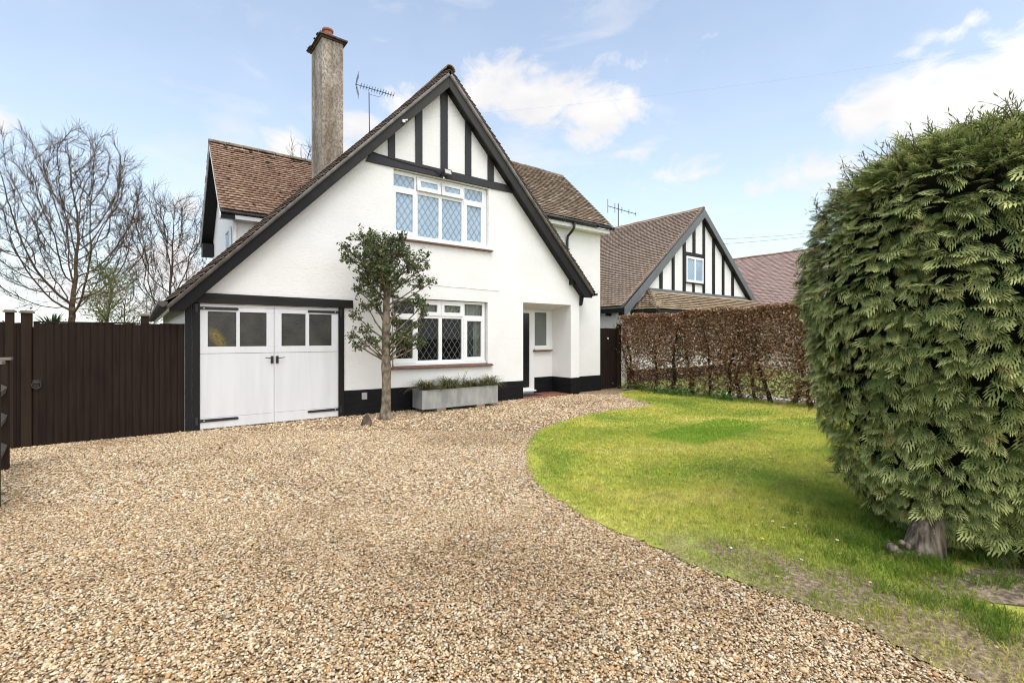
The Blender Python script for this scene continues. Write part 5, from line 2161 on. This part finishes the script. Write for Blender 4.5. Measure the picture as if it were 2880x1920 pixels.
# ================================================================= CLIPPED CONIFER
def conifer():
    cx, cy = 5.44, .69
    t = thing('conifer', 'huge clipped dome shaped green conifer on the right of the lawn', 'conifer', (cx, cy, 0))
    prof = [(.02, .82), (.2, 1.02), (.45, 1.14), (.8, 1.23), (1.25, 1.35), (1.85, 1.43), (2.42, 1.40), (2.75, 1.28), (2.93, 1.10), (3.05, .86), (3.13, .56), (3.18, .28), (3.20, .03)]
    zs = np.array([p[0] for p in prof])
    rs = np.array([p[1] for p in prof])
    def bumpf(th, z):
        return 1 + .035 * np.sin(3 * th + 1.3 * z) + .03 * np.sin(7 * th - 2.1 * z + 1) + .02 * np.sin(5 * z + 2 * th)
    # near-black inner core, shade behind the sprays put into its colour
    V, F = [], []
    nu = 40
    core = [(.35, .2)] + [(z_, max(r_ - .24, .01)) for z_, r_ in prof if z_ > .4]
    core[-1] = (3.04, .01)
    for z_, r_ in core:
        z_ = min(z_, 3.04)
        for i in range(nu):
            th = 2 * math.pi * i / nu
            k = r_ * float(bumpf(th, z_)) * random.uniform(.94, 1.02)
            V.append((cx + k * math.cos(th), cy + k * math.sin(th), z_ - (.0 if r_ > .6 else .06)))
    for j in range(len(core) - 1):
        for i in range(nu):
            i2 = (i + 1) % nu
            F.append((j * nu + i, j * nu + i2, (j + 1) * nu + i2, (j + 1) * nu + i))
    np_mesh('shade_core', np.array(V), np.array(F), ['conifer_core_shade'], t)
    # one flat spray: axis plus forward-swept branchlets with side scales
    tv, tf, tip = [], [], []
    def dia(b0, d, L, w, z=0):
        n = len(tv)
        d = np.array(d) / np.linalg.norm(d)
        s = np.array([-d[1], d[0]])
        for q in (np.array(b0), np.array(b0) + d * L * .45 + s * w, np.array(b0) + d * L, np.array(b0) + d * L * .45 - s * w):
            tv.append((q[0], q[1], z))
            tip.append(float(np.hypot(q[0] * .6, q[1])))
        tf.append((n, n + 1, n + 2, n + 3))
    dia((0, 0), (1, 0), 1.0, .045)
    for i in range(4):
        x_ = .08 + .20 * i
        for sg in (1, -1):
            xx = x_ + .07 * sg
            L = (.62, .60, .48, .32)[i]
            a0 = R(50 - 5 * i)
            d1 = np.array((math.cos(a0), sg * math.sin(a0)))
            d2 = np.array((math.cos(a0 * .55), sg * math.sin(a0 * .55)))
            dia((xx, 0), d1, L * .7, .05, .01 * sg)
            dia(np.array((xx, 0)) + d1 * L * .45, d2, L * .62, .042, .01 * sg)
            if i < 3:
                dia(np.array((xx, 0)) + d1 * L * .5, (math.cos(R(80)), sg * math.sin(R(80))), L * .26, .03, .01 * sg - .006)
    tv, tf, tip = np.array(tv), np.array(tf), np.array(tip)
    tip = np.clip((tip - .18) / .42, 0, 1) ** 1.5
    # positions over the surface; more of them where the surface is
    NC = 8000                      # sprays in pairs
    N = NC * 2
    zz = np.linspace(.02, 3.20, 400)
    rr = np.interp(zz, zs, rs)
    ds = np.hypot(np.gradient(rr), np.gradient(zz)) * np.maximum(rr, .05)
    cdf = np.cumsum(ds)
    z = np.repeat(np.interp(rng.random(NC), cdf / cdf[-1], zz), 2) + rng.normal(0, .04, N)
    z = np.clip(z, .02, 3.2)
    th = np.repeat(rng.uniform(0, 2 * np.pi, NC), 2) + rng.normal(0, .05, N)
    r = np.interp(z, zs, rs)
    drdz = (np.interp(z + .03, zs, rs) - np.interp(z - .03, zs, rs)) / .06
    drdz = np.clip(drdz, -6, 1.2)
    nrm = np.stack([np.cos(th), np.sin(th), -drdz], 1)
    nrm /= np.linalg.norm(nrm, axis=1)[:, None]
    depth = np.repeat(rng.uniform(0, .13, NC), 2) + rng.uniform(0, .04, N)
    C = np.stack([cx + r * bumpf(th, z) * np.cos(th), cy + r * bumpf(th, z) * np.sin(th), z], 1) - nrm * (depth + .045)[:, None]
    tan = np.stack([-np.sin(th), np.cos(th), np.zeros(N)], 1)
    upv = np.cross(nrm, tan)
    upv = np.where(upv[:, 2:3] < 0, -upv, upv)
    # spray axis: outwards, drooping, with a sideways sweep; on the crown top they stand up and out
    droop = np.repeat(np.where(rng.random(NC) < .8, rng.uniform(-.75, -.05, NC), rng.uniform(-.1, .4, NC)), 2) + rng.normal(0, .2, N)
    droop = np.where(z > 2.75, droop * .5 + .25, droop)
    ax = nrm * rng.uniform(.5, 1.0, N)[:, None] + upv * droop[:, None] + tan * (np.repeat(rng.normal(0, .45, NC), 2) + rng.normal(0, .35, N))[:, None]
    ax /= np.linalg.norm(ax, axis=1)[:, None]
    nn = upv + nrm * .6 + rng.normal(0, .28, (N, 3))
    nn -= (nn * ax).sum(1)[:, None] * ax
    nn /= np.linalg.norm(nn, axis=1)[:, None]
    lat = np.cross(nn, ax)
    L = rng.uniform(.07, .125, N) * np.where(rng.random(N) < .1, 1.35, 1)
    bend = rng.uniform(.25, .75, N)
    X = tv[None, :, 0]
    V = C[:, None] + L[:, None, None] * (ax[:, None] * X[..., None] + lat[:, None] * tv[None, :, 1, None] + nn[:, None] * (tv[None, :, 2] - bend[:, None] * X ** 2)[..., None])
    # the side fingers hang under their own weight
    V[..., 2] -= L[:, None] * .35 * np.abs(tv[None, :, 1]) ** 1.4
    V = V.reshape(-1, 3)
    F = (tf[None] + (np.arange(N) * len(tv))[:, None, None]).reshape(-1, 4)
    np_mesh('foliage', V, F, ['conifer_frond'], t, attrs={'rnd': np.repeat(rng.random(N), len(tv)), 'tip': (np.tile(tip, N) * np.repeat(rng.random(N) ** .6, len(tv)))})
    # long stray shoots out of the top and rim
    b = MB()
    V2, F2, R2, off = [], [], [], 0
    for k in range(640):
        a = random.uniform(0, 2 * math.pi)
        z_ = random.uniform(2.6, 3.17) if k < 340 else random.uniform(.4, 2.7)
        r_ = float(np.interp(z_, zs, rs)) * random.uniform(.85, 1)
        p = Vector((cx + r_ * math.cos(a), cy + r_ * math.sin(a), z_ - .05))
        d = Vector((math.cos(a) * random.uniform(.1, .9), math.sin(a) * random.uniform(.1, .9), random.uniform(.35, 1))).normalized()
        if k >= 340:
            d = Vector((math.cos(a + random.gauss(0, .4)), math.sin(a + random.gauss(0, .4)), random.uniform(-.1, .5))).normalized()
        L_ = random.uniform(.12, .24) if k < 340 else random.uniform(.07, .15)
        pts = [p]
        for i in range(4):
            d = (d + Vector((random.gauss(0, .2), random.gauss(0, .2), -.13))).normalized()
            p = p + d * L_ / 4
            pts.append(p)
        b.tube(pts, [.004, .0035, .003, .002, .001], 4, cap=False)
        for i in range(1, 5):
            for q in range(3):
                dd = (d + Vector((random.gauss(0, .7), random.gauss(0, .7), random.gauss(0, .5)))).normalized()
                e = pts[i] + dd * random.uniform(.03, .07)
                s_ = dd.cross(Vector((0, 0, 1))).normalized() * .004
                V2 += [pts[i], (pts[i] + e) / 2 + s_, e, (pts[i] + e) / 2 - s_]
                F2.append((off, off + 1, off + 2, off + 3))
                R2 += [random.random() * .8] * 4
                off += 4
    nb = len(b.v)
    F2 = [f for f in b.f] + [tuple(q + nb for q in f) for f in F2]
    fm = [1] * len(b.f) + [0] * (len(F2) - len(b.f))
    np_mesh('stray_shoots', np.array(b.v + [tuple(v) for v in V2]), np.array(F2), ['conifer_frond', 'twig_brown'], t, attrs={'rnd': [.5] * nb + R2, 'tip': [.2] * (nb + len(R2))}, face_mats=fm)
    # leaning trunk with gnarled root stubs
    b = MB()
    b.tube([(4.42, 1.0, -.06), (4.44, .99, .03), (4.47, .98, .15), (4.53, .95, .3), (4.66, .9, .55), (4.95, .8, 1.0)], [.15, .125, .108, .10, .10, .09], 14)
    b.build('trunk', 'bark_conifer', t, smooth=True)
    b = MB()
    for (x_, y_, z_, r_) in ((4.30, 1.10, .01, .06), (4.27, 1.13, .06, .04), (4.33, 1.05, .0, .065), (4.34, 1.06, .08, .035), (4.29, 1.08, .11, .022)):
        b.lathe((x_, y_, z_), [(r_ * .2, -r_ * .9), (r_ * .8, -r_ * .5), (r_, 0), (r_ * .75, r_ * .55), (r_ * .2, r_ * .8)], 10)
    b.build('root_stub', 'bark_conifer', t, smooth=True)


conifer()


# ================================================================= BEECH HEDGE
def hedge():
    t = thing('beech_hedge', 'brown leaved beech hedge with dark bare stems at the lawn edge', 'hedge', (12.05, 6.5, 0))
    rnd = random.Random(8)
    y0, y1 = 2.2, 9.85
    xm = lambda y: 12.0 + .03 * math.sin(y * 1.3)
    top = lambda y: 2.22 + .12 * min(1, max(0, (9.0 - y) / 4)) + .03 * math.sin(y * 2.9) + .02 * math.sin(y * 7)
    stems_y = [9.72, 9.42, 8.72, 8.2, 7.55, 7.1, 6.62, 6.35, 5.85, 5.5, 5.12, 4.7, 4.2, 3.6, 3.0]
    branch_pts = []
    tw = MB()
    for i, sy in enumerate(stems_y):
        b = MB()
        x_ = xm(sy) + rnd.uniform(-.12, .12)
        p = Vector((x_, sy, -.05))
        pts, rad = [p], [.062]
        d = Vector((rnd.gauss(0, .1), rnd.gauss(0, .2), 1)).normalized()
        r0 = rnd.uniform(.036, .058)
        for k in range(9):
            d = (d + Vector((rnd.gauss(0, .13), rnd.gauss(0, .24), .25))).normalized()
            p = p + d * .235
            pts.append(p)
            rad.append(r0 * (1 - k / 11))
        rad[0] = r0 * 1.5
        b.tube(pts, rad, 8)
        b.build('stem', 'bark_dark', t, smooth=True)
        for k in range(46):
            q = rnd.uniform(.06, 1)
            j = min(int(q * 9), 8)
            s0 = pts[j].lerp(pts[j + 1], rnd.random())
            dd = Vector((rnd.gauss(0, .6), rnd.gauss(0, 1.0), rnd.gauss(.25, .5))).normalized()
            L = rnd.uniform(.2, .5)
            pp = [s0]
            for m_ in range(4):
                dd = (dd + Vector((rnd.gauss(0, .25), rnd.gauss(0, .3), rnd.gauss(.05, .25)))).normalized()
                pp.append(pp[-1] + dd * L / 4)
            tw.tube(pp, [.011, .009, .007, .005, .003], 4, cap=False)
            branch_pts += pp[1:]
            for m_ in range(3):
                e = pp[rnd.randrange(1, 5)]
                d2 = Vector((rnd.gauss(0, .7), rnd.gauss(0, 1), rnd.gauss(0, .7))).normalized() * rnd.uniform(.08, .2)
                e2 = e + d2 + Vector((0, 0, rnd.gauss(0, .02)))
                tw.tube([e, e + d2 * .5 + Vector((rnd.gauss(0, .01), 0, rnd.gauss(0, .015))), e2], [.0045, .0035, .002], 3, cap=False)
                branch_pts.append(e2)
    tw.build('twigs', 'bark_dark', t)
    # leaves: dense at the top, thinning to bare stems below
    def pt():
        while True:
            y_ = rnd.uniform(y0, y1)
            tp = top(y_)
            h = rnd.random()
            z_ = .12 + (tp - .12) * h
            dens = .26 + .95 * max(0, (z_ - .6) / 1.25) ** 1.2
            dens *= .55 + .9 * (.5 + .5 * math.sin(y_ * 5.1 + 1.5 * math.sin(z_ * 4)) * math.cos(z_ * 4.3 + y_ * 2.1)) if z_ < 1.75 else 1.1
            if y_ < 7.5:
                dens *= 1.25
            if rnd.random() < dens:
                break
        w = .34 if z_ > .6 else .25
        x_ = xm(y_) + (w - .02) * (1 - abs(rnd.gauss(0, .42))) * rnd.choice((-1, -1, 1))
        x_ = max(xm(y_) - w - .03, min(xm(y_) + w + .03, x_ + rnd.gauss(0, .03)))
        return (x_, y_ + rnd.gauss(0, .02), z_ + rnd.gauss(0, .02))
    V, F, rr = leaf_cloud(pt, 60000, .034, .45)
    # clipped top surface
    def pt2():
        y_ = rnd.uniform(y0, y1)
        return (xm(y_) + rnd.uniform(-.36, .36), y_, top(y_) - abs(rnd.gauss(0, .06)))
    V2, F2, r2 = leaf_cloud(pt2, 14000, .036, .45)
    # a few leaves on the inner twigs
    V3, F3, r3 = leaf_cloud(lambda: tuple(rnd.choice(branch_pts) + Vector((rnd.gauss(0, .02), rnd.gauss(0, .02), rnd.gauss(0, .02)))), 9000, .034, .42)
    np_mesh('foliage', np.concatenate([V, V2, V3]), np.concatenate([F, F2 + len(V), F3 + len(V) + len(V2)]), ['beech_leaf'], t, attrs={'rnd': np.concatenate([rr, r2, r3])})


hedge()

# weeds at the hedge foot
for lab, x_, y_, r_, k in (('broad clump of leafy green weeds at the foot of the hedge', 11.62, 7.95, .34, 420), ('smaller leafy weed right of the broad clump below the hedge', 11.6, 6.55, .2, 200),
                           ('low dark green weed beside the pale stone and hedge end', 11.95, 9.35, .25, 240)):
    t = thing('weed', lab, 'weed', (x_, y_, 0), 'weeds under the beech hedge')
    V, F, rr = leaf_cloud(lambda: (x_ + random.gauss(0, r_ * .5), y_ + random.gauss(0, r_), abs(random.gauss(.06, .09))), k, .05, .45)
    np_mesh('foliage', V, F, ['weed_leaf'], t, attrs={'rnd': rr})


# ================================================================= NEIGHBOURS
NB = thing('neighbour_house', 'neighbouring white house with a brown tiled roof and timbered gable behind the hedge', 'house', (18, 15, 0))
NX, NZ, NY = 18.11, 6.72, 11.0
nl = lambda x: 2.62 + (NZ - 2.62) / (NX - 13.19) * (x - 13.19)
nr = lambda x: NZ - (NZ - 3.0) / (22.55 - NX) * (x - NX)
b = MB()
b.add([(13.55, 11.12, -.1), (22.2, 11.12, -.1), (22.2, 11.12, 3.1), (NX, 11.12, NZ - .1), (13.55, 11.12, 2.75)], [(0, 1, 2, 3, 4)])
b.quad((13.55, 11.12, -.1), (13.55, 11.12, 2.75), (13.55, 22, 2.75), (13.55, 22, -.1))
b.quad((22.2, 11.12, -.1), (22.2, 22, -.1), (22.2, 22, 3.1), (22.2, 11.12, 3.1))
b.build('wall', 'white_render', NB)
b = MB()
b.box(13.54, 22.21, 11.1, 11.115, -.1, .42)
b.build('plinth', 'black_plinth', NB)
sl_ = (NZ - 2.62) / (NX - 13.19)
tile_roof('roof_slope', 'tile_neigh', NB, (13.12, 11.0, 2.60), (0, 1, 0), (1, 0, sl_), 11.5, (NX - 13.12) * math.hypot(1, sl_), gauge=.13, tl=.3, tw=.17, lift=.075, jit=.002, slip=.002, deck=.05)
sr_ = (NZ - 3.0) / (22.55 - NX)
tile_roof('roof_slope', 'tile_neigh', NB, (22.6, 11.0, 2.98), (0, 1, 0), (-1, 0, sr_), 11.5, (22.6 - NX) * math.hypot(1, sr_), gauge=.11, tw=.17, lift=.035, deck=.05)
ridge_run('ridge_tiles', 'ridge_brown', NB, (NX, 10.98, NZ + .06), (NX, 22.4, NZ + .06), .085, .45)
b = MB()
b.prism([(13.2, 2.33), (13.30, 2.33), (NX, NZ - .33), (NX, NZ - .02), (13.2, 2.60)], 10.93, 10.97)
b.build('bargeboard', 'neigh_timber', NB)
b = MB()
b.prism([(NX + .002, NZ - .33), (22.25, 2.95), (22.6, 2.93), (22.6, 2.98), (NX + .002, NZ - .02)], 10.93, 10.97)
b.build('bargeboard', 'neigh_timber', NB)
b = MB()
b.prism([(NX + .1, NZ - .45), (22.2, 2.93), (22.3, 2.93), (NX + .1, NZ - .38)], 10.972, 11.12)
b.build('soffit', 'black_timber', NB)
b = MB()
b.box(14.2, 21.9, 11.07, 11.118, 3.245, 3.36)
b.build('tie_beam', 'neigh_timber', NB)
for i, (x0, x1, z0) in enumerate(((15.36, 15.52, 3.362), (16.13, 16.27, 3.362), (16.84, 17.0, 3.362), (17.51, 17.67, 4.915), (18.22, 18.36, 3.362), (18.94, 19.1, 3.362), (19.69, 19.84, 3.362), (20.45, 20.62, 3.362), (14.55, 14.68, 3.362), (17.5, 17.62, 3.362))):
    top = lambda x: min(nl(x), nr(x)) - .2
    z1_ = 3.69 if i == 9 else None
    b = MB()
    b.prism([(x0, z0), (x1, z0), (x1, z1_ or top(x1)), (x0, z1_ or top(x0))], 11.075, 11.13)
    b.build('stud', 'black_timber', NB)
b = MB()
b.box(17.002, 18.218, 11.078, 11.13, 4.755, 4.913)
b.box(17.002, 18.26, 11.05, 11.13, 3.69, 3.735)
b.build('rail', 'black_timber', NB)
b = MB()
b.box(17.03, 17.09, 11.06, 11.118, 3.737, 4.753)
b.box(18.15, 18.215, 11.06, 11.118, 3.737, 4.753)
b.box(17.575, 17.67, 11.06, 11.118, 3.737, 4.753)
for a, c in ((17.09, 17.575), (17.67, 18.15)):
    b.box(a, c, 11.06, 11.118, 3.737, 3.83)
    b.box(a, c, 11.06, 11.118, 4.66, 4.753)
nw = b.build('window', 'upvc', NB)
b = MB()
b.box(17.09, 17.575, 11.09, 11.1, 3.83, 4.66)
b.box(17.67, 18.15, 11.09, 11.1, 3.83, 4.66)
b.build('pane', 'painted_sky_pane', nw)
b = MB()
lattice(b, 17.09, 17.575, 3.83, 4.66, 11.088, pw=.16, ph=.24, w=.01)
lattice(b, 17.67, 18.15, 3.83, 4.66, 11.088, pw=.16, ph=.24, w=.01)
b.build('leading', 'lead', nw)
# hipped lean-to roof across the front
lt = math.hypot(1.0, .72)
tile_roof('lean_to_roof', 'tile_lean', NB, (13.73, 10.0, 2.47), (1, 0, 0), (0, 1, .72), 8.4, 1.07 * lt - .02, gauge=.13, tl=.3, lift=.075, deck=None, clip=lambda p: p[0] - 13.73 > (p[1] - 10.0) * .95)
tile_roof('lean_to_hip', 'tile_lean', NB, (13.73, 10.02, 2.47), (0, 1, 0), (1, 0, .72), 1.08, 1.0 * lt, gauge=.13, tl=.3, lift=.075, deck=None, clip=lambda p: p[0] - 13.73 < (p[1] - 10.0) * 1.02)
b = MB()
zt_ = 2.47 + .72 * 1.08
b.add([(13.75, 10.02, 2.46), (22.1, 10.02, 2.46), (22.1, 11.1, zt_), (14.83, 11.1, zt_), (13.75, 11.1, 2.46)], [(0, 1, 2, 3), (0, 3, 4), (0, 4, 3, 2, 1)])
b.build('lean_to_base', 'undercloak', NB)
b = MB()
b.box(13.7, 22.1, 9.96, 10.0, 2.37, 2.47)
b.box(13.7, 13.74, 10.0, 11.1, 2.37, 2.47)
b.build('lean_to_fascia', 'black_timber', NB)
b = MB()
b.tube([(13.74, 10.0, 2.53), (14.75, 11.07, 3.27)], .06, 8)
b.build('hip_tiles', 'ridge_tile', NB)
b = MB()
b.box(13.5, 14.5, 11.09, 11.118, 2.75, 2.8)
b.box(13.20, 13.24, 11.0, 22, 2.42, 2.56)
for i in range(14):
    b.box(13.25, 13.5, 11.2 + i * .6, 11.26 + i * .6, 2.33, 2.43)
b.build('eave_fascia', 'black_timber', NB)
t = thing('neighbour_aerial', 'small black aerial on the ridge of the neighbouring brown roof', 'aerial', (18.11, 15.4, 6.75))
b = MB()
b.tube([(18.11, 15.4, 6.7), (18.11, 15.4, 7.9)], .022, 6)
b.build('mast', 'aerial_metal', t)
b = MB()
b.tube([(17.6, 15.6, 7.75), (18.9, 15.0, 7.45)], .016, 5)
for q, l_ in ((0, .32), (.25, .22), (.5, .14), (.75, .12), (1, .1)):
    p = Vector((17.6, 15.6, 7.75)).lerp(Vector((18.9, 15.0, 7.45)), q)
    b.tube([p + Vector((0, 0, -l_)), p + Vector((0, 0, l_))], .014, 4)
b.build('boom', 'aerial_metal', t)

FH = thing('far_house', 'house with a pinkish brown tiled roof beyond the neighbouring gable', 'house', (30, 15, 0))
tile_roof('roof', 'tile_pink', FH, (24.6, 4.0, 2.7), (0, 1, 0), (1, 0, (6.45 - 2.7) / 5.4), 17.0, math.hypot(5.4, 3.75), gauge=.16, tw=.3, tl=.36, lift=.04, deck=.05)
tile_roof('roof', 'tile_pink', FH, (35.4, 4.0, 2.7), (0, 1, 0), (-1, 0, (6.45 - 2.7) / 5.4), 17.0, math.hypot(5.4, 3.75), gauge=.16, tw=.3, tl=.36, lift=.04, deck=.05)
ridge_run('ridge_tiles', 'ridge_brown', FH, (30, 3.98, 6.52), (30, 21, 6.52), .1, .5)
b = MB()
b.add([(25, 4.2, -.1), (35, 4.2, -.1), (35, 4.2, 2.9), (30, 4.2, 6.4), (25, 4.2, 2.9)], [(0, 1, 2, 3, 4)])
b.add([(25, 20.8, -.1), (35, 20.8, -.1), (35, 20.8, 2.9), (30, 20.8, 6.4), (25, 20.8, 2.9)], [(4, 3, 2, 1, 0)])
b.quad((25, 4.2, -.1), (25, 4.2, 2.9), (25, 20.8, 2.9), (25, 20.8, -.1))
b.quad((35, 4.2, -.1), (35, 20.8, -.1), (35, 20.8, 2.9), (35, 4.2, 2.9))
b.build('wall', 'cream_render', FH)
t = thing('overhead_wire', 'pair of thin overhead wires meeting the right slope of the neighbouring gable', 'cable', (19.2, 11, 5.6))
for z_ in (5.65, 5.45):
    b = MB()
    P0, P1 = Vector((19.3, 10.95, z_)), Vector((44, 8, 10.8))
    pts = []
    for i in range(17):
        q = i / 16
        p = P0.lerp(P1, q)
        p.z -= 4 * .5 * q * (1 - q)
        pts.append(p)
    b.tube(pts, .006, 4)
    b.build('wire', 'cable_black', t)


# ================================================================= SMALL FLOWERS AND LEAVES ON THE LAWN
def copies(proto, spots, rz=True):
    for i, (x_, y_, z_) in enumerate(spots):
        o = proto if i == 0 else proto.copy()
        if i:
            COL.objects.link(o)
        o.location = (x_, y_, z_)
        o.rotation_euler = (random.uniform(-.3, .3), random.uniform(-.3, .3), random.uniform(0, 6.28))
        o.scale = [random.uniform(.8, 1.25)] * 3


b = MB()
for i in range(10):
    a = i * math.pi / 5
    b.add([(0, 0, 0), (.006 * math.cos(a - .28), .006 * math.sin(a - .28), .001), (.0135 * math.cos(a), .0135 * math.sin(a), .003), (.006 * math.cos(a + .28), .006 * math.sin(a + .28), .001)], [(0, 1, 2, 3)])
b.lathe((0, 0, .001), [(.0045, 0), (.004, .003), (.001, .004)], 8, 1)
b.tube([(0, 0, -.035), (0, 0, 0)], .0012, 4, 2)
d = b.build('daisy', ['daisy_white', 'petal_yellow', 'weed_leaf'])
tag(d, 'tiny white daisy flower growing in the front lawn', 'daisy', 'daisies scattered over the lawn')
spots = []
for (cx_, cy_, sg, k) in ((4.55, 5.05, .22, 9), (5.4, 5.3, .4, 9), (6.6, 5.6, .6, 6), (4.3, 2.05, .2, 9), (3.7, 1.35, .25, 6), (4.0, 1.5, .25, 4), (5.2, 4.2, .5, 6), (8.5, 6.4, .8, 7), (7.5, 3.2, .8, 5), (6.2, 3.0, .7, 4)):
    for _ in range(k):
        p = (random.gauss(cx_, sg), random.gauss(cy_, sg))
        if in_poly(np.array([p]), LAWN_POLY)[0]:
            spots.append((p[0], p[1], random.uniform(.036, .05)))
copies(d, spots)
b = MB()
b.lathe((0, 0, 0), [(.004, -.006), (.017, -.002), (.018, .003), (.008, .007), (.001, .008)], 12)
b.tube([(0, 0, -.04), (0, 0, -.003)], .002, 5, 1)
d = b.build('dandelion', ['petal_yellow', 'weed_leaf'])
tag(d, 'yellow dandelion flower dotted in the front lawn', 'dandelion', 'dandelions in the lawn')
copies(d, [(5.15, 4.55, .045), (4.75, 3.3, .045), (3.72, 1.78, .05), (6.1, 5.0, .045)])
b = MB()
b.add([(-.028, 0, 0), (-.008, .016, .006), (.02, .012, .002), (.034, 0, .010), (.018, -.014, .004), (-.01, -.017, .008)], [(0, 1, 2, 3, 4, 5)])
d = b.build('fallen_leaf', 'dead_leaf')
tag(d, 'curled brown fallen leaf lying on the front lawn', 'leaf', 'fallen leaves on the lawn')
copies(d, [(4.9, 3.0, .04), (5.3, 3.05, .04), (4.6, 3.5, .04), (5.9, 3.3, .04), (6.3, 2.9, .04), (4.95, 2.6, .04), (7.4, 2.5, .04), (4.2, 1.65, .045), (4.3, 1.4, .045)])
